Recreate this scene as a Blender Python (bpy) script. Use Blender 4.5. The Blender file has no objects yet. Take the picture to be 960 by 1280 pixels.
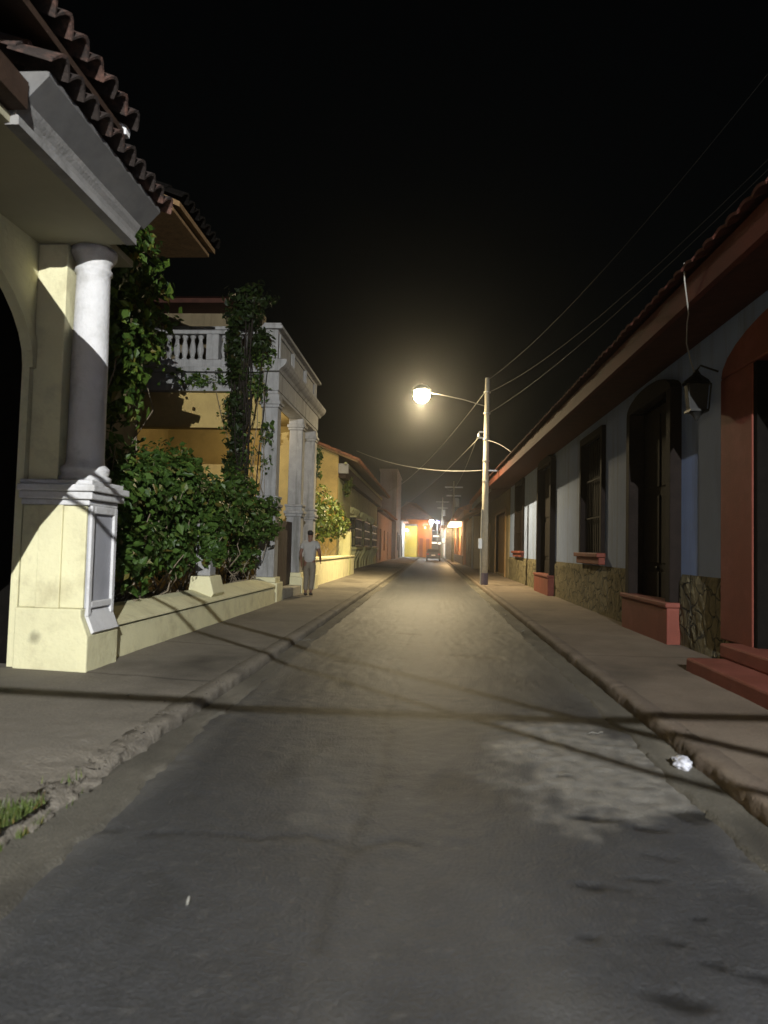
import bpy, bmesh, math, random
import numpy as np
from mathutils import Vector, Matrix, noise

scene = bpy.context.scene
COL = scene.collection
R = math.radians
rng = random.Random(7)

# ------------------------------------------------------------------ materials
def mat(name, col, var=0.18, scale=3.0, rough=0.85, bump=0.25, bscale=30.0, spec=0.3, metal=0.0,
        stain=None, stain_scale=0.8, stain_amt=0.5, streak=False):
    m = bpy.data.materials.new(name); m.use_nodes = True
    nt = m.node_tree; N = nt.nodes; L = nt.links
    b = N['Principled BSDF']
    b.inputs['Roughness'].default_value = rough
    b.inputs['Specular IOR Level'].default_value = spec
    b.inputs['Metallic'].default_value = metal
    g = N.new('ShaderNodeNewGeometry')
    pos = g.outputs['Position']
    n1 = N.new('ShaderNodeTexNoise'); n1.inputs['Scale'].default_value = scale
    n1.inputs['Detail'].default_value = 8; n1.inputs['Roughness'].default_value = 0.65
    L.new(pos, n1.inputs['Vector'])
    mr = N.new('ShaderNodeMapRange')
    mr.inputs['From Min'].default_value = 0.3; mr.inputs['From Max'].default_value = 0.7
    mr.inputs['To Min'].default_value = 1 - var; mr.inputs['To Max'].default_value = 1 + var
    L.new(n1.outputs['Fac'], mr.inputs['Value'])
    mul = N.new('ShaderNodeMix'); mul.data_type = 'RGBA'; mul.blend_type = 'MULTIPLY'
    mul.inputs['Factor'].default_value = 1
    mul.inputs['A'].default_value = (*col, 1)
    L.new(mr.outputs['Result'], mul.inputs['B'])
    out = mul.outputs['Result']
    if stain:
        n2 = N.new('ShaderNodeTexNoise'); n2.inputs['Scale'].default_value = stain_scale
        n2.inputs['Detail'].default_value = 9; n2.inputs['Roughness'].default_value = 0.7
        if streak:
            mp = N.new('ShaderNodeMapping'); mp.inputs['Scale'].default_value = (4, 4, 0.35)
            L.new(pos, mp.inputs['Vector']); L.new(mp.outputs['Vector'], n2.inputs['Vector'])
        else:
            L.new(pos, n2.inputs['Vector'])
        r2 = N.new('ShaderNodeMapRange'); r2.clamp = True
        r2.inputs['From Min'].default_value = 0.5; r2.inputs['From Max'].default_value = 0.68
        r2.inputs['To Max'].default_value = stain_amt
        L.new(n2.outputs['Fac'], r2.inputs['Value'])
        mx = N.new('ShaderNodeMix'); mx.data_type = 'RGBA'
        L.new(r2.outputs['Result'], mx.inputs['Factor'])
        L.new(out, mx.inputs['A']); mx.inputs['B'].default_value = (*stain, 1)
        out = mx.outputs['Result']
    L.new(out, b.inputs['Base Color'])
    if bump > 0:
        n3 = N.new('ShaderNodeTexNoise'); n3.inputs['Scale'].default_value = bscale
        n3.inputs['Detail'].default_value = 6
        L.new(pos, n3.inputs['Vector'])
        bp = N.new('ShaderNodeBump'); bp.inputs['Strength'].default_value = bump
        bp.inputs['Distance'].default_value = 0.02
        L.new(n3.outputs['Fac'], bp.inputs['Height']); L.new(bp.outputs['Normal'], b.inputs['Normal'])
    return m

def emis(name, col, strength):
    m = bpy.data.materials.new(name); m.use_nodes = True
    b = m.node_tree.nodes['Principled BSDF']
    b.inputs['Base Color'].default_value = (0.8, 0.8, 0.8, 1)
    b.inputs['Emission Color'].default_value = (*col, 1)
    b.inputs['Emission Strength'].default_value = strength
    return m

def leafmat(name, c1, c2):
    m = bpy.data.materials.new(name); m.use_nodes = True
    nt = m.node_tree; N = nt.nodes; L = nt.links
    b = N['Principled BSDF']; b.inputs['Roughness'].default_value = 0.45
    b.inputs['Specular IOR Level'].default_value = 0.35
    g = N.new('ShaderNodeNewGeometry')
    mx = N.new('ShaderNodeValToRGB'); e = mx.color_ramp.elements
    L.new(g.outputs['Random Per Island'], mx.inputs['Fac'])
    e[0].position = 0; e[0].color = (*c1, 1); e[1].position = .85; e[1].color = (*c2, 1)
    k = e.new(.94); k.color = (c2[0] * 1.5, c2[1] * 1.15, c2[2] * 1.2, 1)
    k = e.new(.97); k.color = (c2[0] * 1.6, c2[1] * .75, c2[2] * .9, 1)
    L.new(mx.outputs['Color'], b.inputs['Base Color'])
    t = N.new('ShaderNodeBsdfTranslucent'); L.new(mx.outputs['Color'], t.inputs['Color'])
    ms = N.new('ShaderNodeMixShader'); ms.inputs['Fac'].default_value = 0.3
    L.new(b.outputs['BSDF'], ms.inputs[1]); L.new(t.outputs['BSDF'], ms.inputs[2])
    L.new(ms.outputs['Shader'], N['Material Output'].inputs['Surface'])
    return m

def attrmat(name, base, light, dark, rough=0.75, bump=0.35, bscale=60, fine=0.25, rough_dark=None, grain=220):
    """ground material: attribute 'wear' in R (light repair) and G (dark tar or damp), plus noise"""
    m = mat(name, base, var=fine, scale=grain, rough=rough, bump=bump, bscale=bscale)
    nt = m.node_tree; N = nt.nodes; L = nt.links
    b = N['Principled BSDF']
    src = b.inputs['Base Color'].links[0].from_socket
    # slow mottling
    g = [n for n in N if n.type == 'NEW_GEOMETRY'][0]
    n = N.new('ShaderNodeTexNoise'); n.inputs['Scale'].default_value = 0.9; n.inputs['Detail'].default_value = 9
    n.inputs['Roughness'].default_value = 0.7
    L.new(g.outputs['Position'], n.inputs['Vector'])
    r = N.new('ShaderNodeMapRange'); r.inputs['From Min'].default_value = .3; r.inputs['From Max'].default_value = .7
    r.inputs['To Min'].default_value = .78; r.inputs['To Max'].default_value = 1.22
    L.new(n.outputs['Fac'], r.inputs['Value'])
    mm = N.new('ShaderNodeMix'); mm.data_type = 'RGBA'; mm.blend_type = 'MULTIPLY'; mm.inputs['Factor'].default_value = 1
    L.new(src, mm.inputs['A']); L.new(r.outputs['Result'], mm.inputs['B'])
    a = N.new('ShaderNodeAttribute'); a.attribute_name = 'wear'
    s = N.new('ShaderNodeSeparateColor'); L.new(a.outputs['Color'], s.inputs['Color'])
    x1 = N.new('ShaderNodeMix'); x1.data_type = 'RGBA'
    L.new(s.outputs['Red'], x1.inputs['Factor']); L.new(mm.outputs['Result'], x1.inputs['A']); x1.inputs['B'].default_value = (*light, 1)
    x2 = N.new('ShaderNodeMix'); x2.data_type = 'RGBA'
    L.new(s.outputs['Green'], x2.inputs['Factor']); L.new(x1.outputs['Result'], x2.inputs['A']); x2.inputs['B'].default_value = (*dark, 1)
    L.new(x2.outputs['Result'], b.inputs['Base Color'])
    return m

def stonemat(name):
    m = mat(name, (0.16, 0.135, 0.075), var=0.3, scale=9, rough=0.95, bump=0.0, stain=(0.05, 0.045, 0.03), stain_scale=2.5, stain_amt=0.6)
    nt = m.node_tree; N = nt.nodes; L = nt.links; b = N['Principled BSDF']
    g = [n for n in N if n.type == 'NEW_GEOMETRY'][0]
    v = N.new('ShaderNodeTexVoronoi'); v.feature = 'DISTANCE_TO_EDGE'; v.inputs['Scale'].default_value = 4.6
    nz = N.new('ShaderNodeTexNoise'); nz.inputs['Scale'].default_value = 3
    L.new(g.outputs['Position'], nz.inputs['Vector'])
    ad = N.new('ShaderNodeMix'); ad.data_type = 'VECTOR'; ad.inputs['Factor'].default_value = .25
    L.new(g.outputs['Position'], ad.inputs['A']); L.new(nz.outputs['Color'], ad.inputs['B'])
    L.new(ad.outputs['Result'], v.inputs['Vector'])
    r = N.new('ShaderNodeMapRange'); r.inputs['From Max'].default_value = .06
    L.new(v.outputs['Distance'], r.inputs['Value'])
    src = b.inputs['Base Color'].links[0].from_socket
    mx = N.new('ShaderNodeMix'); mx.data_type = 'RGBA'
    L.new(r.outputs['Result'], mx.inputs['Factor']); mx.inputs['A'].default_value = (.06, .055, .04, 1)
    L.new(src, mx.inputs['B']); L.new(mx.outputs['Result'], b.inputs['Base Color'])
    n2 = N.new('ShaderNodeTexNoise'); n2.inputs['Scale'].default_value = 14; n2.inputs['Detail'].default_value = 6
    L.new(g.outputs['Position'], n2.inputs['Vector'])
    sm = N.new('ShaderNodeMath'); sm.operation = 'MULTIPLY_ADD'; sm.inputs[1].default_value = .7
    L.new(n2.outputs['Fac'], sm.inputs[0]); L.new(r.outputs['Result'], sm.inputs[2])
    bp = N.new('ShaderNodeBump'); bp.inputs['Strength'].default_value = 1; bp.inputs['Distance'].default_value = .04
    L.new(sm.outputs[0], bp.inputs['Height']); L.new(bp.outputs['Normal'], b.inputs['Normal'])
    return m

MT = {}
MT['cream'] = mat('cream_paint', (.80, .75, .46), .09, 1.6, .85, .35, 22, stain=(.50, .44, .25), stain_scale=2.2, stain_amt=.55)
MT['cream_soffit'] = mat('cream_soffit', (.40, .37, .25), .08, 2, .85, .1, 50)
MT['white'] = mat('white_plaster', (.72, .71, .69), .09, 3, .85, .35, 30, stain=(.40, .39, .35), stain_scale=2.5, stain_amt=.6)
MT['oldwhite'] = mat('weathered_white', (.36, .355, .34), .15, 4, .9, .35, 40, stain=(.14, .14, .12), stain_scale=1.4, stain_amt=.75, streak=True)
MT['shadewhite'] = mat('shaded_white', (.30, .29, .27), .15, 4, .9, .3, 40, stain=(.12, .12, .11), stain_scale=1.4, stain_amt=.6)  # white lowered to paint the weaker light on the cornice
MT['yellow'] = mat('ochre_wall', (.56, .41, .15), .1, 2, .9, .25, 40, stain=(.36, .25, .10), stain_scale=1.1, stain_amt=.5)
MT['lime'] = mat('pale_lime_wall', (.56, .54, .27), .12, 2, .9, .25, 40, stain=(.25, .25, .14), stain_scale=1.0, stain_amt=.6, streak=True)
MT['blue'] = mat('pale_blue_wall', (.25, .32, .52), .07, 1.5, .85, .2, 40, stain=(.17, .18, .20), stain_scale=.9, stain_amt=.6, streak=True)
MT['red'] = mat('brick_red_paint', (.165, .044, .027), .12, 3, .7, .2, 40, stain=(.25, .08, .06), stain_scale=2, stain_amt=.5)
MT['stone'] = stonemat('rough_stone_plinth')
MT['oldtile'] = mat('shaded_old_tile', (.032, .024, .020), .4, 4, .9, .4, 30, stain=(.34, .17, .12), stain_scale=2.1, stain_amt=.6)  # weathered tile, darkened further to paint the roof's shade
MT['darktile'] = mat('dark_red_tile', (.085, .028, .018), .3, 5, .9, .4, 30, stain=(.03, .02, .016), stain_scale=2.2, stain_amt=.75)
MT['tile'] = mat('clay_tile', (.40, .17, .09), .35, 5, .85, .4, 30, stain=(.10, .08, .07), stain_scale=2.2, stain_amt=.75)
MT['wood'] = mat('dark_brown_wood', (.045, .026, .016), .3, 6, .7, .3, 40)
MT['darkwood'] = mat('near_black_wood', (.013, .009, .007), .3, 6, .8, .3, 40, spec=.15)
MT['oldwood'] = mat('bare_wood', (.26, .16, .07), .25, 5, .75, .3, 30, stain=(.10, .06, .03), stain_scale=3, stain_amt=.6, streak=True)
MT['soffit'] = mat('red_brown_boards', (.07, .026, .016), .3, 4, .8, .3, 30)
MT['brownwall'] = mat('brown_plaster', (.24, .19, .11), .12, 1.5, .9, .3, 30, stain=(.12, .09, .05), stain_scale=1, stain_amt=.6, streak=True)
MT['pink'] = mat('dusty_pink_wall', (.36, .22, .16), .12, 1.5, .9, .25, 30, stain=(.2, .13, .1), stain_scale=1, stain_amt=.5)
MT['greywall'] = mat('grey_brown_render', (.30, .25, .23), .12, 1, .9, .25, 20, stain=(.16, .13, .12), stain_scale=.6, stain_amt=.6, streak=True)
MT['orange'] = mat('orange_paint', (.72, .28, .04), .08, 1, .8, .1, 20)
MT['sunyellow'] = mat('bright_yellow_paint', (.80, .60, .08), .08, 1, .8, .1, 20)
MT['shopbrick'] = mat('terracotta_wall', (.48, .19, .08), .15, 1.2, .85, .2, 20)
MT['concrete'] = mat('pole_concrete', (.42, .39, .31), .18, 6, .85, .3, 60, stain=(.2, .18, .14), stain_scale=3, stain_amt=.5)
MT['iron'] = mat('black_iron', (.022, .022, .02), .2, 10, .5, .1, 60, metal=.4)
MT['steel'] = mat('galvanised_steel', (.38, .38, .36), .15, 10, .45, .1, 60, metal=.7)
MT['wire'] = mat('grey_cable', (.30, .29, .26), .1, 10, .55, 0)
MT['blackwire'] = mat('black_cable', (.014, .014, .013), .1, 10, .5, 0)
MT['void'] = mat('unlit_black', (.006, .005, .004), .3, 6, .9, .3, 40, spec=.1)  # near-black colour that paints unlit depth
MT['glass'] = mat('dark_glass', (.02, .022, .025), .05, 3, .08, 0, spec=.5)
MT['bark'] = mat('grey_bark', (.09, .07, .05), .35, 9, .95, .8, 25)
MT['darkbark'] = mat('dark_bark', (.022, .017, .013), .35, 9, .95, .8, 25)
MT['twig'] = mat('pale_twig', (.27, .22, .15), .3, 9, .9, .4, 40)
MT['leaf'] = leafmat('shrub_leaf', (.030, .065, .012), (.085, .155, .028))
MT['leafdark'] = leafmat('vine_leaf', (.022, .05, .010), (.10, .17, .025))
MT['leafblack'] = leafmat('dark_creeper_leaf', (.010, .020, .005), (.028, .05, .010))
MT['leafolive'] = leafmat('olive_leaf', (.05, .085, .015), (.14, .19, .035))
MT['grass'] = leafmat('grass_blade', (.06, .10, .02), (.14, .18, .05))
MT['carpaint'] = mat('dark_car_paint', (.006, .0065, .008), .05, 3, .3, 0, spec=.4)
MT['rubber'] = mat('tyre_rubber', (.015, .015, .015), .1, 10, .9, .1)
MT['tail'] = mat('red_lamp_plastic', (.35, .01, .01), .05, 3, .2, 0)
MT['plate'] = mat('white_plate', (.75, .75, .72), .05, 3, .5, 0)
MT['skin'] = mat('skin', (.19, .10, .065), .06, 10, .55, .05)
MT['shirt'] = mat('white_shirt', (.36, .35, .32), .08, 8, .9, .35, 14)
MT['trousers'] = mat('khaki_trousers', (.20, .175, .13), .1, 8, .9, .35, 14)
MT['hair'] = mat('black_hair', (.012, .010, .009), .2, 30, .5, .4, 80)
MT['shoe'] = mat('dark_shoe', (.03, .025, .02), .1, 20, .5, .1)
MT['rubble'] = mat('rubble', (.13, .115, .09), .3, 20, .9, .3)
MT['plastic'] = mat('white_plastic_bag', (.50, .51, .56), .05, 10, .45, .3, 20)
MT['paper'] = mat('scrap_paper', (.24, .235, .21), .05, 10, .8, .1)

# ------------------------------------------------------------------ object helpers
OFF = {}
def tag(o, label=None, cat=None, group=None, kind=None):
    if label: o['label'] = label
    if cat: o['category'] = cat
    if group: o['group'] = group
    if kind: o['kind'] = kind
    return o

def thing(name, loc, label, cat, group=None):
    o = bpy.data.objects.new(name, None); COL.objects.link(o)
    o.location = loc; o.empty_display_size = .2
    OFF[o.name] = Vector(loc)
    return tag(o, label, cat, group)

class MB:
    def __init__(s): s.v = []; s.f = []
    def add(s, vs, fs):
        n = len(s.v); s.v += [tuple(v) for v in vs]; s.f += [tuple(i + n for i in f) for f in fs]; return s
    def box(s, x0, x1, y0, y1, z0, z1):
        if x0 > x1: x0, x1 = x1, x0
        if y0 > y1: y0, y1 = y1, y0
        if z0 > z1: z0, z1 = z1, z0
        vs = [(x, y, z) for x in (x0, x1) for y in (y0, y1) for z in (z0, z1)]
        return s.add(vs, [(0, 1, 3, 2), (4, 6, 7, 5), (0, 4, 5, 1), (2, 3, 7, 6), (0, 2, 6, 4), (1, 5, 7, 3)])
    def prism(s, pts, axis, a, b):
        """polygon pts extruded along axis from a to b; axis X: pts=(y,z), Y: (x,z), Z: (x,y)"""
        def P(p, t):
            return (t, p[0], p[1]) if axis == 'X' else (p[0], t, p[1]) if axis == 'Y' else (p[0], p[1], t)
        n = len(pts)
        vs = [P(p, a) for p in pts] + [P(p, b) for p in pts]
        return s.add(vs, [tuple(range(n)), tuple(range(2 * n - 1, n - 1, -1))] +
                     [(i, i + n, (i + 1) % n + n, (i + 1) % n) for i in range(n)])
    def tube(s, pts, r, n=8, cap=True):
        pts = [Vector(p) for p in pts]
        rs = r if isinstance(r, (list, tuple)) else [r] * len(pts)
        base = len(s.v); up = Vector((0, 0, 1))
        prev = None
        for i, p in enumerate(pts):
            d = (pts[min(i + 1, len(pts) - 1)] - pts[max(i - 1, 0)])
            d = d.normalized() if d.length > 1e-9 else Vector((0, 0, 1))
            if prev is None:
                a = d.cross(up if abs(d.z) < .95 else Vector((1, 0, 0))).normalized()
            else:
                a = (prev - d * prev.dot(d))
                a = a.normalized() if a.length > 1e-6 else d.orthogonal().normalized()
            prev = a; b = d.cross(a)
            for k in range(n):
                t = 2 * math.pi * k / n
                s.v.append(tuple(p + (a * math.cos(t) + b * math.sin(t)) * rs[i]))
        for i in range(len(pts) - 1):
            for k in range(n):
                q = base + i * n
                s.f.append((q + k, q + (k + 1) % n, q + n + (k + 1) % n, q + n + k))
        if cap:
            s.f.append(tuple(base + k for k in range(n - 1, -1, -1)))
            q = base + (len(pts) - 1) * n
            s.f.append(tuple(q + k for k in range(n)))
        return s
    def lathe(s, cx, cy, prof, n=24):
        """prof = [(r, z)...] around a vertical axis"""
        base = len(s.v)
        for r, z in prof:
            for k in range(n):
                t = 2 * math.pi * k / n
                s.v.append((cx + r * math.cos(t), cy + r * math.sin(t), z))
        for i in range(len(prof) - 1):
            for k in range(n):
                q = base + i * n
                s.f.append((q + k, q + (k + 1) % n, q + n + (k + 1) % n, q + n + k))
        s.f.append(tuple(base + k for k in range(n - 1, -1, -1)))
        q = base + (len(prof) - 1) * n
        s.f.append(tuple(q + k for k in range(n)))
        return s
    def build(s, name, m, parent=None, bevel=0, smooth=False, kind=None, loc=None):
        off = Vector((0, 0, 0))
        if parent is not None: off = OFF[parent.name]
        elif loc is not None: off = Vector(loc)
        me = bpy.data.meshes.new(name)
        me.from_pydata([(v[0] - off.x, v[1] - off.y, v[2] - off.z) for v in s.v], [], s.f)
        bm = bmesh.new(); bm.from_mesh(me); bmesh.ops.recalc_face_normals(bm, faces=bm.faces)
        bm.to_mesh(me); bm.free()
        if smooth:
            me.polygons.foreach_set('use_smooth', [True] * len(me.polygons))
        me.materials.append(m)
        o = bpy.data.objects.new(name, me); COL.objects.link(o)
        if parent is not None: o.parent = parent
        elif loc is not None: o.location = loc
        OFF[o.name] = off
        if bevel:
            b = o.modifiers.new('edge', 'BEVEL'); b.width = bevel; b.segments = 2; b.limit_method = 'ANGLE'; b.angle_limit = R(40)
        if kind: o['kind'] = kind
        return o

def box(name, m, parent, *b, bevel=0):
    return MB().box(*b).build(name, m, parent, bevel)

def copy_tree(o, delta, parent=None):
    c = o.copy(); COL.objects.link(c)
    if parent is not None: c.parent = parent
    else: c.location = Vector(o.location) + Vector(delta)
    OFF[c.name] = OFF.get(o.name, Vector((0, 0, 0)))
    for ch in list(o.children): copy_tree(ch, delta, c)
    return c

def wall_open(mb, plane_x0, plane_x1, y0, y1, z0, z1, ops):
    """wall slab between plane_x0 and plane_x1 with rectangular openings (ya, yb, za, zb)"""
    ys = sorted({y0, y1, *[o[0] for o in ops], *[o[1] for o in ops]})
    for a, b in zip(ys, ys[1:]):
        cuts = sorted([(o[2], o[3]) for o in ops if o[0] <= a + 1e-6 and o[1] >= b - 1e-6])
        z = z0
        for c in cuts:
            if c[0] > z + 1e-6: mb.box(plane_x0, plane_x1, a, b, z, c[0])
            z = max(z, c[1])
        if z < z1 - 1e-6: mb.box(plane_x0, plane_x1, a, b, z, z1)
    return mb

def tile_roof(name, m, parent, lip, top, y0, y1, pitch=.24, amp=.055, th=.03, rows=7):
    """barrel tile slope running along Y: lip=(x,z) top=(x,z)"""
    mb = MB(); n = max(2, int((y1 - y0) / pitch)); seg = 6
    cols = []
    for i in range(n * seg + 1):
        t = i / seg; y = y0 + (y1 - y0) * i / (n * seg)
        h = abs(math.sin(math.pi * t)) * amp * 2
        cols.append((y, h, int(t)))
    slope = Vector((top[0] - lip[0], 0, top[1] - lip[1])); L = slope.length
    nrm = Vector((-slope.z, 0, slope.x)).normalized()
    if nrm.z < 0: nrm = -nrm
    for r in range(rows):
        for side in (0, 1):
            pass
        a = r / rows - (.03 if r else 0); b = (r + 1) / rows
        base = len(mb.v)
        for (y, h, ci) in cols:
            jig = (noise.noise((ci * 3.1, r * 7.7, lip[0])) * .035) if r == 0 else 0
            p0 = Vector((lip[0], y, lip[1])) + slope * a + slope.normalized() * jig + nrm * (h + .03)
            p1 = Vector((lip[0], y, lip[1])) + slope * b + nrm * (h * .82)
            mb.v += [tuple(p0), tuple(p1), tuple(p0 - nrm * th), tuple(p1 - nrm * th)]
        for i in range(len(cols) - 1):
            q = base + i * 4
            mb.f += [(q, q + 4, q + 5, q + 1), (q + 2, q + 3, q + 7, q + 6), (q, q + 2, q + 6, q + 4)]
        for q in (base, base + 4 * (len(cols) - 1)):
            mb.f.append((q, q + 1, q + 3, q + 2))
    return mb.build(name, m, parent)

def sag(a, b, s, n=24):
    a = Vector(a); b = Vector(b); out = []
    for i in range(n + 1):
        t = i / n; p = a.lerp(b, t); p.z -= 4 * s * t * (1 - t); out.append(p)
    return out

def cable(label, a, b, s, r=.012, m='wire', group='overhead cables', n=24, name='overhead_cable'):
    o = MB().tube(sag(a, b, s, n), r, 6).build(name, MT[m], None, smooth=True)
    return tag(o, label, 'cable', group)

def leaves(mb, blobs, n, size, seed=1, droop=.3):
    """leaf-shaped faces spread through lumpy blobs [(centre, radii, weight)]"""
    rg = random.Random(seed); W = sum(b[2] for b in blobs)
    for _ in range(n):
        w = rg.random() * W
        for c, rad, wt in blobs:
            w -= wt
            if w <= 0: break
        d = Vector((rg.gauss(0, 1), rg.gauss(0, 1), rg.gauss(0, 1)))
        if d.length < 1e-3: continue
        d.normalize()
        rr = (rg.random() ** .45)
        lump = 1 + .38 * noise.noise(Vector(c) * 1.7 + d * 2.3) + .2 * noise.noise(Vector(c) + d * 6)
        p = Vector(c) + Vector((d.x * rad[0], d.y * rad[1], d.z * rad[2])) * rr * lump
        if noise.noise(p * 2.4 + Vector((seed, 0, 0))) < -.22: continue
        nrm = (d * 1.0 + Vector((rg.gauss(0, .6), rg.gauss(0, .6), rg.gauss(0, .6) + .35))).normalized()
        ax = nrm.cross(Vector((rg.gauss(0, 1), rg.gauss(0, 1), rg.gauss(0, 1)))).normalized()
        ax = (ax - Vector((0, 0, droop)) * rg.random()).normalized()
        sd = ax.cross(nrm).normalized()
        s = size * rg.choice((.45, .7, .9, 1.0, 1.2, 1.55)) * rg.uniform(.85, 1.15)
        q = [p - ax * s * .5, p - ax * s * .1 + sd * s * .3 + nrm * s * .08, p + ax * s * .5, p - ax * s * .1 - sd * s * .3 + nrm * s * .08]
        k = len(mb.v); mb.v += [tuple(v) for v in q]; mb.f += [(k, k + 1, k + 2), (k, k + 2, k + 3)]
    return mb

def stems(mb, roots, tops, r=.015, seed=3, wob=.12, seg=7):
    rg = random.Random(seed)
    for a, b in zip(roots, tops):
        a = Vector(a); b = Vector(b); pts = []
        for i in range(seg + 1):
            t = i / seg
            pts.append(a.lerp(b, t) + Vector((rg.gauss(0, wob), rg.gauss(0, wob), rg.gauss(0, wob * .4))) * math.sin(math.pi * min(1, t + .08)))
        rr = r * rg.uniform(.6, 1.4)
        mb.tube(pts, [rr * (1 - .6 * i / seg) for i in range(seg + 1)], 5)
    return mb

def plant(name, label, cat, base, blobs, n, size, leafm, nst=14, stem_r=.014, seed=1, group=None, twigm='twig', stem_name='stems'):
    t = thing(name, base, label, cat, group)
    leaves(MB(), blobs, n, size, seed).build('foliage', MT[leafm], t)
    rg = random.Random(seed + 50); roots = []; tops = []
    for i in range(nst):
        c, rad, w = blobs[i % len(blobs)]
        tops.append((c[0] + rg.uniform(-.8, .8) * rad[0], c[1] + rg.uniform(-.8, .8) * rad[1], c[2] + rg.uniform(-.5, .7) * rad[2]))
        roots.append((base[0] + rg.uniform(-.3, .3) * rad[0], c[1] + rg.uniform(-.6, .6) * rad[1] if nst > 8 else base[1], base[2]))
    stems(MB(), roots, tops, stem_r, seed).build(stem_name, MT[twigm], t)
    return t

def fbm(x, y, z=0, o=4):
    return noise.fractal(Vector((x, y, z)), 1.0, 2.0, o)

# ------------------------------------------------------------------ ground, road, gutters, kerbs, pavements
def wear_attr(o, vals):
    a = o.data.color_attributes.new('wear', 'FLOAT_COLOR', 'POINT')
    flat = np.zeros((len(vals), 4), dtype=np.float32); flat[:, :2] = np.array(vals, dtype=np.float32); flat[:, 3] = 1
    a.data.foreach_set('color', flat.ravel())

def sheet(name, xs, ys, zf, wf, m, kind='structure', skip_bottom=True):
    nx, ny = len(xs), len(ys); vs = []; wv = []
    for y in ys:
        for x in xs:
            w = wf(x, y) if wf else (0, 0)
            vs.append((x, y, zf(x, y, w))); wv.append(w)
    fs = [(j * nx + i, j * nx + i + 1, (j + 1) * nx + i + 1, (j + 1) * nx + i) for j in range(ny - 1) for i in range(nx - 1)]
    me = bpy.data.meshes.new(name); me.from_pydata(vs, [], fs)
    me.polygons.foreach_set('use_smooth', [True] * len(me.polygons))
    me.materials.append(m)
    o = bpy.data.objects.new(name, me); COL.objects.link(o); o['kind'] = kind
    if wf: wear_attr(o, wv)
    return o

def lin(a, b, step):
    n = max(2, int(round((b - a) / step)) + 1); return list(np.linspace(a, b, n))

KL, KR = -2.0, 1.86          # kerb faces
m_as = attrmat('asphalt', (.045, .0455, .0468), (.21, .198, .17), (.009, .0088, .0085), rough=.55, bump=.45, bscale=60, fine=.34, grain=80)
m_gut = attrmat('gutter_concrete', (.105, .096, .075), (.2, .18, .14), (.035, .032, .026), rough=.85, bump=.5, bscale=70, fine=.25, grain=60)
m_pvl = attrmat('old_concrete', (.19, .168, .132), (.19, .17, .135), (.04, .035, .028), rough=.9, bump=.5, bscale=50, fine=.2, grain=40)
m_pvr = attrmat('tan_concrete', (.155, .120, .088), (.22, .18, .135), (.06, .048, .036), rough=.88, bump=.4, bscale=50, fine=.18, grain=40)

STAINS = [(.67, 10.25, .42, .22), (.94, 4.2, .13, .05), (1.22, 4.08, .09, .045), (1.55, 4.32, .17, .12), (.95, 2.92, .08, .022),
          (1.13, 3.12, .05, .02), (.66, 2.9, .06, .02), (1.07, 2.78, .06, .02), (.87, 2.55, .12, .06), (1.02, 3.45, .15, .02),
          (.78, 3.35, .12, .03), (.92, 4.95, .06, .03), (-1.2, 9.4, .1, .05), (1.32, 13.2, .18, .12), (-.4, 12.6, .25, .1), (1.2, 2.72, .07, .03)]
def road_wear(x, y):
    # light worn concrete repair near the right gutter
    n = fbm(x * 2.1, y * 1.4, 1) * .5 + fbm(x * 7, y * 6, 4) * .25
    ex = (x - 1.15) / .72; ey = (y - 5.4) / 1.35
    lt = 1 - (ex * ex + ey * ey) ** .5 + n * .75
    lt = min(1, max(0, lt * 2.6 + .1)) * (.85 + .5 * fbm(x * 11, y * 9, 9))
    lt2 = 1 - (((x + .66) / .12) ** 2 + ((y - 3.98) / .13) ** 2) ** .5
    lt = max(lt, min(.16, max(0, lt2 * .6)))
    # dusty edges beside the gutters
    e = min(abs(x - 1.62), abs(x + 1.72))
    lt = max(lt, max(0, .32 - e * 1.6 + fbm(x * 3, y * 1.1, 6) * .2) * .8)
    dk = 0
    for sx, sy, rx, ry in STAINS:
        if abs(y - sy) > ry * 3 or abs(x - sx) > rx * 3: continue
        d = (((x - sx) / rx) ** 2 + ((y - sy - (x - sx) * -.15) / ry) ** 2) ** .5
        dk = max(dk, min(1, max(0, (1.15 - d + fbm(x * 9, y * 9, 2) * .5) * 1.8)))
    c1 = abs(x + .35 + .12 * fbm(y * .5, 1, 12) + .04 * fbm(y * 2.5, 3, 13))
    if c1 < .05 and fbm(y * .35, 9, 3) > -.15: dk = max(dk, .4 * (1 - c1 / .05))
    for yy, ph in ((3.7, 1), (8.4, 4), (11.5, 7), (14.6, 2)):
        c2 = abs(y - yy - .25 * fbm(x * .9, ph, 14) - .08 * fbm(x * 4, ph, 15)) / (1 + yy * .12)
        if c2 < .02 and fbm(x * .8, ph, 21) > .0: dk = max(dk, .4)
    dk = max(dk, max(0, fbm(x * 1.6, y * .8, 41) - .30) * .9 * (1 - min(1, lt * 2)))
    lt = max(lt, max(0, fbm(x * 1.1, y * .5, 44) - .2) * .35, max(0, fbm(x * 22, y * 18, 45) - .42) * .4)
    return (max(0, min(1, lt)), min(1, dk) * .85)
def road_z(x, y, w):
    return .012 - .008 * (x * x) / 3 + .006 * fbm(x * 1.2, y * .8, 3) + .004 * fbm(x * 9, y * 9, 5) * (1 + 2 * w[0]) - .014 * w[1]
ys_road = lin(.6, 7.5, .03) + lin(7.6, 18, .09)[0:] + lin(18.5, 60, .8) + lin(62, 131, 4)
sheet('road', lin(-2.0, 1.86, .03), ys_road, road_z, road_wear, m_as)
sheet('road_behind', lin(-2.0, 1.86, .2), lin(-25, .6, .3), road_z, lambda x, y: (0, 0), m_as)
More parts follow.
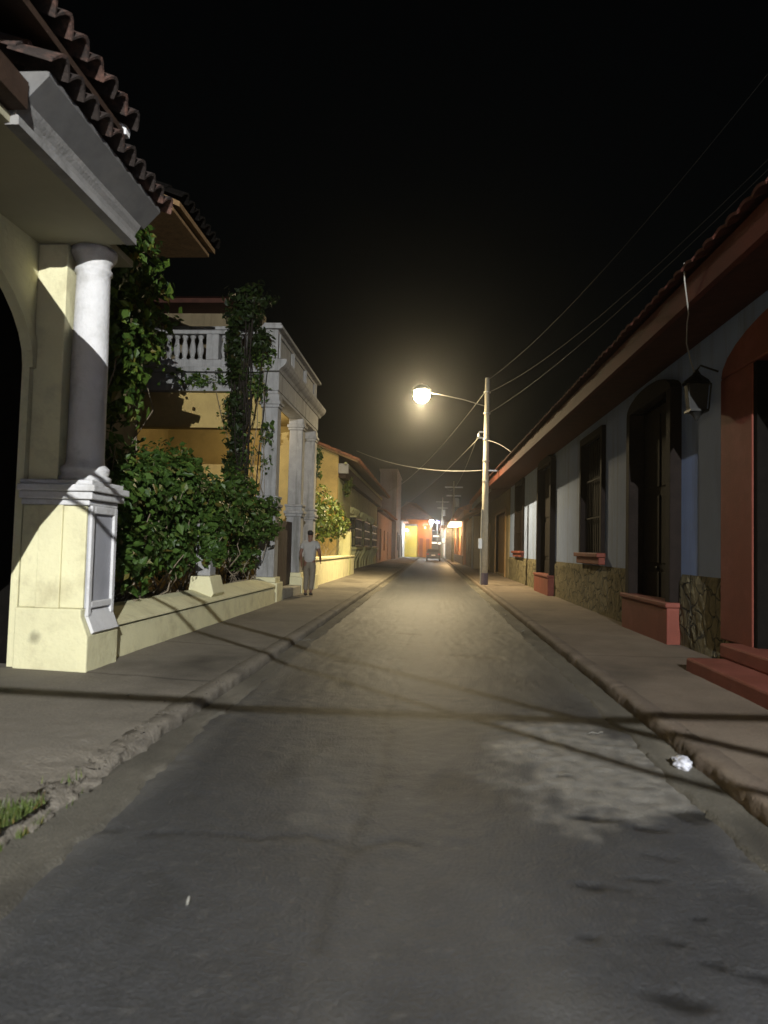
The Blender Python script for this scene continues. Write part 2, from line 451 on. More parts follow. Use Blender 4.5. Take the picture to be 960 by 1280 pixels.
# gutters run beside the asphalt, their outer edge ragged
def gut(xk, edge, name, sd):
    ys = lin(-25, .5, .6) + lin(.6, 18, .05) + lin(18.5, 60, .6) + lin(62, 131, 4)
    n = 12; vs = []; wv = []
    for y in ys:
        e = edge(y) + .05 * fbm(y * 1.1, sd, 3) + .03 * fbm(y * 5, sd, 4) + .02 * fbm(y * 19, sd, 5)
        for i in range(n + 1):
            t = i / n; x = xk + (e - xk) * t
            z = .022 + .012 * (1 - t) + .005 * fbm(x * 6, y * 5, sd) + .004 * fbm(x * 14, y * 12, sd)
            if i == n: z = -.01
            vs.append((x, y, z))
            wv.append((max(0, min(1, fbm(x * 3 + sd, y * 1.2, 7) * .9)), max(0, min(.85, fbm(x * 2 + 9, y * .7 + sd, 8) * 1.2 - .1 + (.35 if t < .12 else 0)))))
    m = n + 1
    fs = [(j * m + i, j * m + i + 1, (j + 1) * m + i + 1, (j + 1) * m + i) for j in range(len(ys) - 1) for i in range(n)]
    me = bpy.data.meshes.new(name); me.from_pydata(vs, [], fs)
    me.polygons.foreach_set('use_smooth', [True] * len(me.polygons)); me.materials.append(m_gut)
    o = bpy.data.objects.new(name, me); COL.objects.link(o); o['kind'] = 'structure'; wear_attr(o, wv)
    return o
gut(KL - .03, lambda y: -1.60 - .2 * min(1, max(0, (y - 2) / 4)), 'gutter_left', 1)
gut(KR + .03, lambda y: 1.60, 'gutter_right', 6)
# kerbs: a rough concrete step
def kerb(name, xf, out, m, top, brk):
    prof = [(0, -.05), (0, .05), (.004, top - .03), (.02, top - .006), (.05, top), (.17, top + .004), (.185, top - .05)]
    ys = lin(-25, .5, .6) + lin(.6, 16, .045) + lin(16.3, 60, .5) + lin(62, 131, 4)
    mb = MB(); n = len(prof)
    for y in ys:
        b = brk(y); jo = abs(((y * 1.0) % 1.9) - .02) < .025
        for i, (dx, z) in enumerate(prof):
            nz = fbm(y * 1.7, z * 6, out * 3 + dx * 8); nf = fbm(y * 8, z * 9, out + 5 + dx * 10)
            n2 = fbm(y * 21, z * 15, out + dx * 22); k = .016 * nz + .014 * nf + .006 * n2 + b * (.06 * nf + .03 * nz + .05 * n2)
            zz = z
            if i >= 2 and i < 6: zz = z - b * (.045 + .05 * abs(nf) + .04 * n2) - (.02 if jo else 0) + .004 * nf
            mb.v.append((xf + out * (dx - k + (b * .05 if 1 < i < 5 else 0)), y, zz + .006 * nz))
    for j in range(len(ys) - 1):
        for i in range(n - 1):
            q = j * n + i; mb.f.append((q, q + 1, q + n + 1, q + n))
    o = mb.build(name, m, None, smooth=True, kind='structure'); wear_attr(o, [(max(0, fbm(v[0] * 4, v[1] * 3, 2)) * .8, max(0, fbm(v[0] * 3, v[1] * 2, 11) - .1) * .9) for v in mb.v])
    return o
brkL = lambda y: max(0, min(1, .9 - abs(y - 4.2) * .55 + .3 * fbm(y * 2, 0, 1))) + max(0, .5 * fbm(y * .9, 2, 3) - .12)
brkR = lambda y: max(0, .55 * fbm(y * .8, 5, 3) - .15)
kerb('kerb_left', KL, -1, m_pvl, .135, brkL)
kerb('kerb_right', KR, 1, m_pvr, .14, brkR)
def pavl_z(x, y, w):
    t = (KL - .15 - x) / 2.1
    return .131 + .06 * max(0, t) * min(1, max(0, (y - 2) / 4)) + .007 * fbm(x * 1.3, y * 1.1, 4) + .004 * fbm(x * 8, y * 8, 6) * (1 + 2.5 * max(0, 1 - abs(y - 4.3) / 1.8) * max(0, 1 - (KL - x) / 1.2)) - .012 * w[1] - .055 * max(0, brkL(y)) * max(0, 1 - (KL - x - .11) / .45) + .03 * max(0, brkL(y)) * fbm(x * 14, y * 14, 8) * max(0, 1 - (KL - x) / .8)
def pavl_w(x, y):
    a = fbm(x * .9, y * .7, 21); b = fbm(x * 4, y * 3.5, 22)
    lt = max(0, a * .9 + b * .35); dk = max(0, fbm(x * .7 + 3, y * .45, 23) * 1.0 + b * .2)
    slab = min(abs((y * .42) % 1), 1) ; j = .5 if slab < .012 else 0
    near = max(0, 1 - abs(y - 4.3) / 1.6) * max(0, 1 - (KL - x) / 1.0)
    return (min(1, lt + near * max(0, b + .25) * .7), min(.85, dk * .8 + j))
sheet('pavement_left', lin(-4.6, KL - .11, .05), lin(-25, .6, .8) + lin(.7, 10, .05) + lin(10.2, 40, .25) + lin(41, 131, 3), pavl_z, pavl_w, m_pvl)
def pavr_z(x, y, w):
    return .136 + .012 * (x - KR) + .006 * fbm(x * 1.1, y * .9, 14) + .003 * fbm(x * 8, y * 8, 16) - .008 * w[1]
def pavr_w(x, y):
    a = fbm(x * .8, y * .6, 31); b = fbm(x * 4, y * 3.5, 32)
    j = .5 if abs((y * .5 + .1) % 1) < .014 else 0
    return (min(1, max(0, a * .7 + b * .3)), min(.8, max(0, fbm(x * .8 + 3, y * .5, 33) * .8 + b * .2) + j))
sheet('pavement_right', lin(KR + .16, 4.3, .06), lin(-25, .6, .8) + lin(.7, 14, .06) + lin(14.2, 40, .25) + lin(41, 131, 3), pavr_z, pavr_w, m_pvr)
MB().box(-60, 60, -40, 260, -.5, -.06).build('ground', mat('bare_earth', (.10, .085, .065), .3, .5, .95, .4, 8), None, kind='structure')
MB().box(-14, 14, 131.5, 200, -.05, .01).build('cross_street', mat('far_asphalt', (.05, .048, .045), .2, 1, .7, .3, 40), None, kind='structure')

# ------------------------------------------------------------------ LEFT 1: cream gateway with column
g = thing('gateway', (-4.25, 4.2, .15), 'cream painted street gateway with dark arch, white half column and tiled hood', 'gateway')
# wall with round-headed opening (plane X -4.25): polygon split into two halves
arc = []
cy, cz, ra, rb = 4.3, 3.30, 2.90, 1.30
for k in range(25):
    t = math.pi * k / 24; arc.append((cy + ra * math.cos(t), cz + rb * math.sin(t)))
mb = MB()
half = 12
ptsR = [(7.22, .05), (7.95, .05), (7.95, 4.65)] + [(cy, 4.65)] + list(reversed(arc[:half + 1])) + [(7.18, .05)]
mb.prism(ptsR[1:], 'X', -4.33, -4.25)
ptsL = [(1.3, .05), (cy - ra, .05)] + list(reversed(arc[half:])) + [(cy, 4.65), (1.3, 4.65)]
mb.prism(ptsL, 'X', -4.33, -4.25)
mb.build('wall', MT['cream'], g)
# slightly raised archivolt
mbA = MB()
for a, b in zip(arc, arc[1:]):
    def o_(p, s): return (cy + (p[0] - cy) * s, cz + (p[1] - cz) * s)
    mbA.prism([a, b, o_(b, 1.045), o_(a, 1.045)], 'X', -4.255, -4.215)
mbA.build('archivolt', MT['cream'], g)
# gate leaves, boards painted near-black to read as unlit depth
lf = MB()
for i in range(24):
    y = cy - ra - .15 + i * .253
    lf.box(-5.32, -5.26 + .008 * (i % 2), y, y + .245, .12, 5.0)
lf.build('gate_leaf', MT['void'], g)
MB().box(-5.42, -5.33, 1.1, 8.1, .05, 5.2).build('back_wall', MT['wood'], g)
MB().box(-5.33, -4.335, 7.32, 7.6, .05, 4.64).build('passage_wall', MT['void'], g)  # near-black paint keeps the lamplit reveal as dark as unlit depth
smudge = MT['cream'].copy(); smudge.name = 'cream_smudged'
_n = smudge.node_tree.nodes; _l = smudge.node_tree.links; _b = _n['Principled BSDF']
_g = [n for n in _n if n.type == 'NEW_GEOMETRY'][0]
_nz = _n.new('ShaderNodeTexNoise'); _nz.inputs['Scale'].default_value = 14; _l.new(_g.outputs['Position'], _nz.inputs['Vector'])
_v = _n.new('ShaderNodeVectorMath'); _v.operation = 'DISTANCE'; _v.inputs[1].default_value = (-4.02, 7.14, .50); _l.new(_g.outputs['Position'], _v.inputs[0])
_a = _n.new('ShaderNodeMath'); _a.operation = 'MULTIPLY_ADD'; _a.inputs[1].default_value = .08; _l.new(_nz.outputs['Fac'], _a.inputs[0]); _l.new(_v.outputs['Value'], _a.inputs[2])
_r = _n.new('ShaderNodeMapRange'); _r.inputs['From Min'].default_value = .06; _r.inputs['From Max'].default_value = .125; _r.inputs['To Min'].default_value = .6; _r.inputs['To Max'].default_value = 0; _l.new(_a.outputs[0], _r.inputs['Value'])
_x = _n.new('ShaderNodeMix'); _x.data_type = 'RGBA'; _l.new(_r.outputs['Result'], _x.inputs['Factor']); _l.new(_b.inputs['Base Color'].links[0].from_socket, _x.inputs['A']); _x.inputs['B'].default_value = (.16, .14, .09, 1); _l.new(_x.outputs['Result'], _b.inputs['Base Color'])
# pier block with pedestal and cap
MB().prism([(-4.248, .1), (-3.47, .1), (-3.47, .52), (-3.55, .72), (-3.55, .80), (-4.248, .80)], 'Y', 7.14, 7.86).build('pier_base', smudge, g, .015)
MB().box(-4.246, -3.56, 7.2, 7.80, .80, 1.86).build('pedestal', MT['cream'], g, .012)
pb = MB().box(-4.05, -3.80, 7.165, 7.199, .80, 1.86)
pb.build('pilaster_strip', MT['cream'], g, .008)
pn = MB().box(-3.559, -3.535, 7.23, 7.78, .80, 1.86); pn_o = pn.build('street_panel', mat('grey_panel_paint', (.42, .42, .44), .08, 3, .8, .15), g)
MB().box(-3.534, -3.50, 7.20, 7.27, .72, 1.86).box(-3.534, -3.50, 7.73, 7.80, .72, 1.86).box(-3.534, -3.50, 7.27, 7.73, 1.78, 1.86).box(-3.534, -3.50, 7.27, 7.73, .80, .87).build('panel_frame', MT['white'], g, .01)
MB().prism([(-3.54, .80), (-3.44, .56), (-3.468, .54), (-3.548, .73)], 'Y', 7.22, 7.8).build('panel_apron', MT['white'], g)
MB().box(-4.249, -3.52, 7.16, 7.84, 1.86, 1.92).box(-4.25, -3.47, 7.11, 7.89, 1.92, 2.0).box(-4.252, -3.43, 7.07, 7.93, 2.0, 2.07).box(-4.25, -3.48, 7.12, 7.88, 2.07, 2.12).build('pedestal_cap', MT['white'], g, .012)
MB().lathe(-3.74, 7.48, [(.27, 2.12), (.27, 2.17), (.235, 2.19), (.25, 2.23), (.25, 2.27), (.20, 2.31), (.192, 2.4), (.187, 3.4), (.174, 4.3), (.174, 4.38), (.194, 4.40), (.194, 4.43), (.174, 4.45), (.18, 4.5), (.235, 4.58), (.24, 4.645)], 40).build('column', MT['white'], g, 0, True)
MB().box(-4.249, -3.93, 7.27, 7.72, 2.12, 4.646).build('pilaster', MT['cream'], g, .01)
# entablature: soffit slab, moulded cornice, gutter fascia
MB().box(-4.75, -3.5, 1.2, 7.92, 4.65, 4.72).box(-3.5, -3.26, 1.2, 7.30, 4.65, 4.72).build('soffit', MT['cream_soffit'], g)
MB().prism([(-3.30, 4.635), (-3.19, 4.635), (-3.19, 4.70), (-3.215, 4.72), (-3.20, 4.76), (-3.17, 4.80), (-3.15, 4.84), (-3.30, 4.84)], 'Y', 5.1, 7.28).build('cornice', MT['shadewhite'], g)
MB().prism([(-4.7, 4.722), (-3.302, 4.722), (-3.302, 4.842), (-3.15, 4.842), (-2.98, 5.02), (-2.98, 5.06), (-4.7, 5.06)], 'Y', 5.12, 7.36).build('eave_cove', mat('shaded_eave_plaster', (.135, .132, .125), .2, 3, .9, .08, 30, stain=(.2, .19, .17), stain_amt=.6), g)  # lowered colour paints the weaker light on the cove
tile_roof('tiles', MT['oldtile'], g, (-2.90, 5.05), (-4.6, 5.75), 5.0, 7.46, rows=5)
MB().box(-4.7, -3.12, 1.2, 5.09, 4.74, 4.95).build('beam', MT['wood'], g)
# raised hood
tile_roof('hood_tiles', MT['oldtile'], g, (-2.86, 5.36), (-4.6, 6.25), 1.6, 6.42, rows=5)
MB().prism([(-2.95, 5.28), (-2.95, 5.34), (-4.6, 6.16), (-4.6, 6.08)], 'Y', 1.7, 6.35).build('hood_boards', MT['wood'], g)
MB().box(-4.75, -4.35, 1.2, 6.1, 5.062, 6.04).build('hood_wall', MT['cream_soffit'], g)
MB().prism([(-2.93, 5.30), (-2.93, 5.38), (-4.6, 6.2), (-4.6, 5.75), (-3.4, 5.25)], 'Y', 6.36, 6.44).build('hood_end_board', MT['white'], g)

# gate house tall rear roof, seen above the vine
gh = thing('rear_wing', (-6, 10.8, .15), 'dark rear wing behind the creeper with brown projecting eave corner', 'house')
MB().box(-9.5, -5.1, 8.6, 12.0, .1, 6.55).build('wall', MT['brownwall'], gh)
MB().prism([(-3.95, 6.62), (-3.95, 6.70), (-6.8, 8.0), (-9.6, 6.7), (-9.6, 6.62), (-6.8, 7.9)], 'Y', 10.5, 12.3).build('eave_boards', MT['oldwood'], gh)
MB().box(-5.1, -4.05, 10.5, 12.28, 6.56, 6.615).build('soffit', MT['oldwood'], gh)
tile_roof('roof_tiles', MT['void'], gh, (-3.90, 6.74), (-6.8, 8.06), 10.45, 12.35, rows=8)

# ------------------------------------------------------------------ LEFT 2: garden wall with posts
gw = thing('garden_wall', (-3.8, 12.2, .15), 'low cream garden wall with sloped coping below the big shrubs', 'wall')
MB().prism([(-3.56, .05), (-3.60, .52), (-4.1, .60), (-4.15, .05)], 'Y', 7.87, 16.45).build('wall', MT['cream'], gw, .01)
MB().prism([(-3.57, .535), (-3.58, .575), (-3.98, .72), (-4.12, .70), (-4.12, .615)], 'Y', 7.88, 16.44).build('coping', MT['cream'], gw, .01)
MB().prism([(-3.66, .60), (-3.62, .66), (-3.70, .95), (-4.02, .95), (-4.06, .66)], 'Y', 11.85, 12.5).build('post_base', MT['cream'], gw, .015)
MB().box(-4.0, -3.74, 12.0, 12.32, .952, 1.75).build('post', MT['oldwhite'], gw, .012)
MB().box(-4.04, -3.70, 11.96, 12.36, 1.751, 1.83).build('post_cap', MT['oldwhite'], gw, .012)

# ------------------------------------------------------------------ LEFT 3: terrace house with portico and balustrade
th = thing('terrace_house', (-5.5, 19.8, .15), 'ochre two storey house with white columned portico and balustraded terrace', 'house')
PX = -3.92
def column(y):
    w = .19
    MB().prism([(-.42, 0), (.42, 0), (.42, .45), (.30, .62), (-.30, .62), (-.42, .45)], 'Y', 0, 0).build if False else None
    c = MB().box(PX - .33, PX + .33, y - .33, y + .33, .1, .62).box(PX - .27, PX + .27, y - .27, y + .27, .62, .74).build('column_base', MT['cream'], th, .015)
    c2 = MB().box(PX - w - .02, PX + w + .02, y - w - .02, y + w + .02, .74, 2.32).build('column_pedestal', MT['oldwhite'], th, .012)
    MB().box(PX - .25, PX + .25, y - .25, y + .25, 2.32, 2.40).box(PX - .28, PX + .28, y - .28, y + .28, 2.40, 2.48).box(PX - .235, PX + .235, y - .235, y + .235, 2.48, 2.60).box(PX - .26, PX + .26, y - .26, y + .26, 2.60, 2.66).build('column_moulding', MT['oldwhite'], th, .012)
    MB().box(PX - w, PX + w, y - w, y + w, 2.66, 4.78).build('column_shaft', MT['oldwhite'], th, .02)
    MB().box(PX - .22, PX + .22, y - .22, y + .22, 4.78, 4.85).box(PX - .25, PX + .25, y - .25, y + .25, 4.85, 4.93).box(PX - .21, PX + .21, y - .21, y + .21, 4.93, 5.10).build('column_capital', MT['oldwhite'], th, .012)
for y in (17.0, 20.3, 22.45): column(y)
# step / stylobate between the columns
MB().box(-4.3, -3.62, 16.6, 22.8, .08, .40).build('step', MT['concrete'], th, .02)
# street entablature and parapet
EZ = 5.10
MB().box(-4.12, -3.74, 16.78, 22.68, EZ, 5.18).build('architrave_band', MT['oldwhite'], th, .01)
MB().box(-4.10, -3.72, 16.76, 22.70, 5.18, 5.62).build('frieze', MT['oldwhite'], th, .01)
MB().prism([(-4.1, 5.62), (-3.70, 5.62), (-3.66, 5.68), (-3.60, 5.72), (-3.56, 5.76), (-3.52, 5.84), (-3.52, 5.90), (-4.1, 5.90)], 'Y', 16.62, 22.95).build('cornice', MT['oldwhite'], th)
MB().box(-4.08, -3.78, 16.8, 22.6, 5.90, 6.66).build('parapet', MT['oldwhite'], th, .01)
for ya, yb in ((16.95, 18.5), (18.7, 20.3), (20.5, 22.0)):
    MB().box(-3.78, -3.745, ya, ya + .07, 6.0, 6.58).box(-3.78, -3.745, yb - .07, yb, 6.0, 6.58).box(-3.78, -3.745, ya + .07, yb - .07, 6.0, 6.07).box(-3.78, -3.745, ya + .07, yb - .07, 6.51, 6.58).build('parapet_panel', MT['oldwhite'], th)
for y in (22.1, 22.38): MB().lathe(-3.82, y, [(.05, 5.9), (.07, 6.0), (.09, 6.15), (.05, 6.35), (.06, 6.5), (.07, 6.6)], 12).build('parapet_baluster', MT['oldwhite'], th, 0, True)
MB().box(-4.16, -3.66, 16.7, 22.75, 6.66, 6.74).box(-4.14, -3.70, 16.72, 22.72, 6.74, 6.80).build('parapet_coping', MT['oldwhite'], th, .012)
# camera-side terrace edge: yellow beam, slab and balustrade
MB().box(-8.2, -4.13, 16.88, 17.2, 4.28, 5.13).build('beam', MT['yellow'], th, .01)
MB().box(-8.2, -4.125, 16.70, 17.2, 5.132, 5.28).box(-8.2, -4.127, 16.84, 17.2, 5.28, 5.60).box(-8.2, -4.126, 16.68, 17.22, 5.60, 5.72).build('terrace_edge', MT['oldwhite'], th, .012)
MB().box(-8.2, -4.2, 17.2, 22.5, 5.14, 5.30).build('terrace_slab', MT['yellow'], th)
MB().box(-8.2, -4.15, 16.80, 17.08, 5.722, 5.92).build('balustrade_plinth', MT['oldwhite'], th, .01)
bprof = [(.075, 5.92), (.075, 5.97), (.045, 5.99), (.06, 6.05), (.085, 6.17), (.07, 6.28), (.042, 6.40), (.05, 6.46), (.07, 6.48), (.07, 6.53)]
b0 = None; x = -8.05
b0 = MB().lathe(x, 16.94, bprof, 12).build('baluster', MT['oldwhite'], th, 0, True)
for k in range(1, 20):
    xx = -8.05 + k * .195
    if abs(xx + 5.38) < .16: continue
    c = b0.copy(); COL.objects.link(c); c.parent = th; c.location = (k * .195, 0, 0)
MB().box(-5.53, -5.23, 16.8, 17.08, 5.923, 6.54).build('balustrade_post', MT['oldwhite'], th, .01)
MB().box(-8.2, -4.15, 16.77, 17.11, 6.54, 6.63).box(-8.2, -4.15, 16.73, 17.15, 6.63, 6.71).build('balustrade_rail', MT['oldwhite'], th, .012)
# porch back walls
MB().box(-8.2, -4.35, 21.6, 21.9, .1, 5.13).build('porch_wall', MT['yellow'], th)
MB().box(-8.4, -8.2, 16.5, 22.5, .1, 5.6).build('side_wall', MT['yellow'], th)
# upper floor behind the terrace with arches
ua = MB()
uz0, ucr = 5.75, 7.05
for i in range(3):
    yc = -7.6 + i * 1.12
    aa = [(yc + .44 * math.cos(math.pi * k / 10), ucr + .44 * math.sin(math.pi * k / 10)) for k in range(11)]
    ua.prism([(yc - .56, 7.9), (yc - .56, uz0), (yc - .44, uz0)] + list(reversed(aa))[0:6] + [(yc, 7.9)], 'Y', 19.4, 19.75)
    ua.prism([(yc, 7.9)] + list(reversed(aa))[5:] + [(yc + .44, uz0), (yc + .56, uz0), (yc + .56, 7.9)], 'Y', 19.4, 19.75)
ua.build('upper_arcade', MT['brownwall'], th)  # upper walls coloured brown to paint their dim light
MB().box(-8.2, -5.0, 21.2, 21.5, 5.72, 7.9).build('upper_wall', MT['brownwall'], th)
MB().prism([(18.5, 7.9), (24, 7.9), (24, 8.02), (18.5, 8.02)], 'X', -8.6, -5.6).build('upper_eave', MT['soffit'], th)
MB().add([(-8.7, 18.4, 8.03), (-5.5, 18.4, 8.03), (-5.5, 24.1, 8.03), (-8.7, 24.1, 8.03), (-8.7, 21.2, 9.0), (-6.9, 21.2, 9.0)], [(0, 1, 5, 4), (1, 2, 5), (2, 3, 4, 5), (0, 4, 3), (0, 3, 2, 1)]).build('upper_roof', MT['darktile'], th)
# gate between columns
dg = MB()
for i in range(15): 
    y = 17.3 + i * .19
    dg.box(-3.99, -3.95, y, y + .165, .42, 2.15)
dg.build('porch_gate', MT['wood'], th)
# porch ceiling lamp, lit
pl = MB().lathe(-5.1, 19.6, [(.05, 5.14), (.13, 5.10), (.15, 5.02), (.10, 4.93), (.02, 4.90)], 16).build('porch_lamp', emis('porch_glow', (1, .84, .58), 12), th, 0, True)

# wall beyond the portico
fw = thing('forecourt_wall', (-3.9, 29, .15), 'low yellow forecourt wall beyond the portico with leafy hedge above', 'wall')
MB().box(-4.3, -3.82, 23.0, 35.4, .05, 1.02).build('wall', MT['cream'], fw, .02)
MB().box(-4.34, -3.78, 22.98, 35.42, 1.021, 1.10).build('coping', MT['cream'], fw, .015)
MB().box(-4.32, -3.80, 33.2, 33.8, .05, 2.2).build('post', MT['lime'], fw, .015)

# ------------------------------------------------------------------ LEFT 4: lime house with grilled windows
lh = thing('grille_house', (-6, 48, .15), 'pale lime house with three bracketed iron window grilles and tiled eave', 'house')
FX = -4.8
wins = [(41.6, 45.4), (47.4, 51.4), (53.6, 58.0)]
mb = MB(); wall_open(mb, -5.2, FX, 36.2, 62, .05, 5.0, [(a, b, 1.5, 3.2) for a, b in wins]); mb.build('wall', MT['lime'], lh)
MB().prism([(FX - .01, .05), (FX - .01, 6.25), (-8.2, 7.45), (-11, 6.4), (-11, .05)], 'Y', 35.9, 36.19).build('gable_wall', MT['yellow'], lh)
MB().box(-11, -5.21, 36.2, 62, .05, 5.0).build('rooms', MT['wood'], lh)
MB().box(-5.2, -4.45, 36.3, 62, 5.001, 5.10).build('soffit', MT['wood'], lh)
MB().box(-4.5, -4.40, 36.0, 62.3, 5.60, 5.78).build('fascia', MT['lime'], lh)
MB().prism([(-4.44, 5.102), (-4.44, 5.6), (-8.2, 7.3), (-8.2, 5.102)], 'Y', 36.2, 62).build('roof_space', MT['wood'], lh)
tile_roof('tiles', MT['tile'], lh, (-3.75, 5.82), (-8.2, 7.62), 35.6, 62.4, rows=8, pitch=.3)
MB().prism([(-3.8, 5.72), (-3.8, 5.80), (-8.2, 7.56), (-8.2, 7.48)], 'Y', 35.62, 62.3).build('eave_boards', MT['oldwood'], lh)
MB().box(FX - .02, -4.3, 36.0, 36.32, 5.2, 5.7).build('eave_bracket', MT['oldwhite'], lh, .02)
for a, b in wins:
    gr = MB()
    x1 = FX + .34
    for z in (1.55, 2.05, 2.55, 3.15): gr.box(FX, x1, a, a + .04, z, z + .05).box(FX, x1, b - .04, b, z, z + .05).box(x1 - .04, x1, a, b, z, z + .05)
    for k in range(13):
        y = a + (b - a) * k / 12; gr.box(x1 - .03, x1 - .005, y - .012, y + .012, 1.56, 3.18)
    for k in range(3): gr.box(FX + .1 * k, FX + .1 * k + .025, a + .005, a + .03, 1.56, 3.18)
    wf_ = MB().box(FX - .25, FX - .2, a - .02, b + .02, 1.5, 3.2).build('window', MT['glass'], lh)
    gr.build('grille', MT['iron'], wf_)
    sh = MB().box(FX + .001, FX + .46, a - .15, b + .15, 1.36, 1.48).box(FX + .001, FX + .40, a - .1, b + .1, 3.22, 3.32).build('sill', MT['lime'], wf_, .015)
    for yy in (a + .1, (a + b) / 2 - .14, b - .38):
        MB().prism([(FX, .16), (FX + .10, .16), (FX + .10, .55), (FX + .18, .8), (FX + .40, 1.2), (FX + .40, 1.355), (FX, 1.355)], 'Y', yy, yy + .28).build('bracket', MT['lime'], wf_, .01)
    for k in range(5):
        yy = a + (b - a - .25) * k / 4; MB().prism([(FX + .001, 3.45), (FX + .08, 3.45), (FX + .22, 3.7), (FX + .22, 3.8), (FX + .001, 3.8)], 'Y', yy, yy + .25).build('corbel', MT['lime'], wf_)

# pink house further along
ph = thing('pink_house', (-6, 73, .15), 'dusty pink one storey house next to the tall grey block', 'house')
mb = MB(); wall_open(mb, -5.3, -4.75, 62.5, 84, .05, 4.6, [(65, 67, .3, 3.2), (70.5, 72.5, 1.2, 3.2), (76, 78, .3, 3.2)]); mb.build('wall', MT['pink'], ph)
for a, z in ((65, .3), (76, .3)): MB().box(-5.15, -5.05, a, a + 2, z, 3.2).build('door', MT['wood'], ph)
MB().box(-5.15, -5.05, 70.5, 72.5, 1.2, 3.2).build('window', MT['wood'], ph)
MB().box(-11, -5.31, 62.5, 84, .05, 4.5).build('rooms', MT['wood'], ph)
MB().box(-5.3, -4.35, 62.5, 84, 4.601, 4.75).build('eave', MT['soffit'], ph)
tile_roof('tiles', MT['tile'], ph, (-4.1, 4.7), (-8.5, 6.3), 62.5, 84.2, rows=6, pitch=.4)
# tall block
tb = thing('tall_block', (-6, 90, .15), 'tall narrow grey brown block rising above the neighbouring roofs', 'building')
mb = MB(); wall_open(mb, -6.3, -4.3, 85, 97, .05, 10.6, []); mb.build('wall', MT['greywall'], tb)
MB().box(-6.4, -4.2, 84.8, 97.2, 10.6, 10.85).build('parapet', MT['greywall'], tb, .03)
MB().box(-4.29, -4.22, 88, 90, 1.2, 3.4).build('shutter', MT['wood'], tb)
MB().box(-4.29, -4.22, 92.5, 94, .3, 3.2).build('door', MT['wood'], tb)

# far houses at the bend
fh = thing('white_house', (-6, 104, .15), 'white corner house brightly lit by a wall lamp at the bend', 'house')
MB().box(-9, -4.25, 98, 111, .05, 5.2).build('wall', MT['white'], fh)
MB().box(-9.2, -3.6, 97.6, 111.4, 5.2, 5.5).build('roof', MT['tile'], fh)
MB().box(-4.249, -4.2, 100, 102.4, .3, 3.4).build('door', MT['wood'], fh)
sl = MB()
for k in range(9): sl.box(-4.249, -4.16, 104.5, 107.5, 3.6 + k * .16, 3.7 + k * .16)
sl.build('louvre', MT['white'], fh)
fy = thing('yellow_house', (-3.2, 114, .15), 'bright yellow house front facing the street at the bend', 'house')
MB().box(-5.2, -2.42, 112.5, 120, .05, 5.0).build('wall', MT['sunyellow'], fy)
MB().box(-3.6, -2.9, 112.43, 112.499, .1, 2.9).build('door', MT['sunyellow'], fy)
MB().box(-5.3, -2.42, 112.2, 120, 5.0, 5.25).build('eave', MT['greywall'], fy)
fo = thing('orange_house', (-1.4, 123, .15), 'orange house with hipped roof facing the street end', 'house')
MB().box(-2.4, -.05, 121, 132, .05, 6.3).build('wall', MT['orange'], fo)
for xx in (-2.1, -1.0): MB().box(xx, xx + .55, 120.93, 120.999, .1, 3.2).build('door', mat('dark_orange_door', (.45, .13, .03), .1, 2, .7, .1), fo)
hp = MB().add([(-6.5, 119.8, 6.35), (.45, 119.8, 6.35), (.45, 134, 6.35), (-6.5, 134, 6.35), (-4.6, 125, 9.6), (-3.0, 129, 9.6)], [(0, 1, 4), (1, 2, 5, 4), (2, 3, 5), (3, 0, 4, 5), (0, 3, 2, 1)])
hp.build('roof', MT['tile'], fo)
MB().box(-5.3, -2.42, 120.5, 131, .05, 6.34).build('side_wall', MT['orange'], fo)
MB().box(-1.35, -1.1, 120.7, 120.93, 4.9, 5.15).build('added_wall_light', emis('added_orange_glow', (1, .7, .35), 6), fo)  # added fixture, put there to brighten the orange front
small_lights_later = [(fo, (-1.2, 119.6, 4.6), (1, .60, .22), 150, .2)]  # added point light for the orange front

# ------------------------------------------------------------------ RIGHT 1: pale blue house
bh = thing('blue_house', (6, 14, .15), 'pale blue street house with stone plinth, dark tall doors and red eave', 'house')
BX = 3.75
ops = [(29.9, 32.5, 1.5, 4.35), (22.5, 25.0, .25, 4.3), (16.1, 18.2, 1.5, 4.15), (11.35, 13.45, .25, 4.05), (6.3, 8.5, .25, 3.9), (-.5, 1.5, .25, 3.9)]
mb = MB(); wall_open(mb, BX, 4.25, -12, 35.2, .05, 4.72, ops); mb.build('wall', MT['blue'], bh)
mb = MB()
segs = []
ys_ = -12
for o in sorted(ops):
    if o[2] < 1:
        segs.append((ys_, o[0] - .26)); ys_ = o[1] + .26
segs.append((ys_, 35.2))
for i, (a, b) in enumerate(segs):
    sd = MB(); n = max(2, int((b - a) / .12)); m_ = 9
    for j in range(n + 1):
        for k in range(m_ + 1):
            y = a + (b - a) * j / n; z = .05 + 1.17 * k / m_
            d = .035 + .022 * fbm(y * 2.2, z * 2.5, 40) + .012 * fbm(y * 7, z * 7, 41)
            if k == m_: d = .004; z -= .01
            sd.v.append((BX - max(.004, d), y, z))
    for j in range(n):
        for k in range(m_):
            q = j * (m_ + 1) + k; sd.f.append((q, q + 1, q + m_ + 2, q + m_ + 1))
    if b > -4: sd.build('stone_plinth', MT['stone'], bh)
MB().box(4.6, 9.5, -12, 35.2, .05, 4.7).build('rooms', MT['darkwood'], bh)
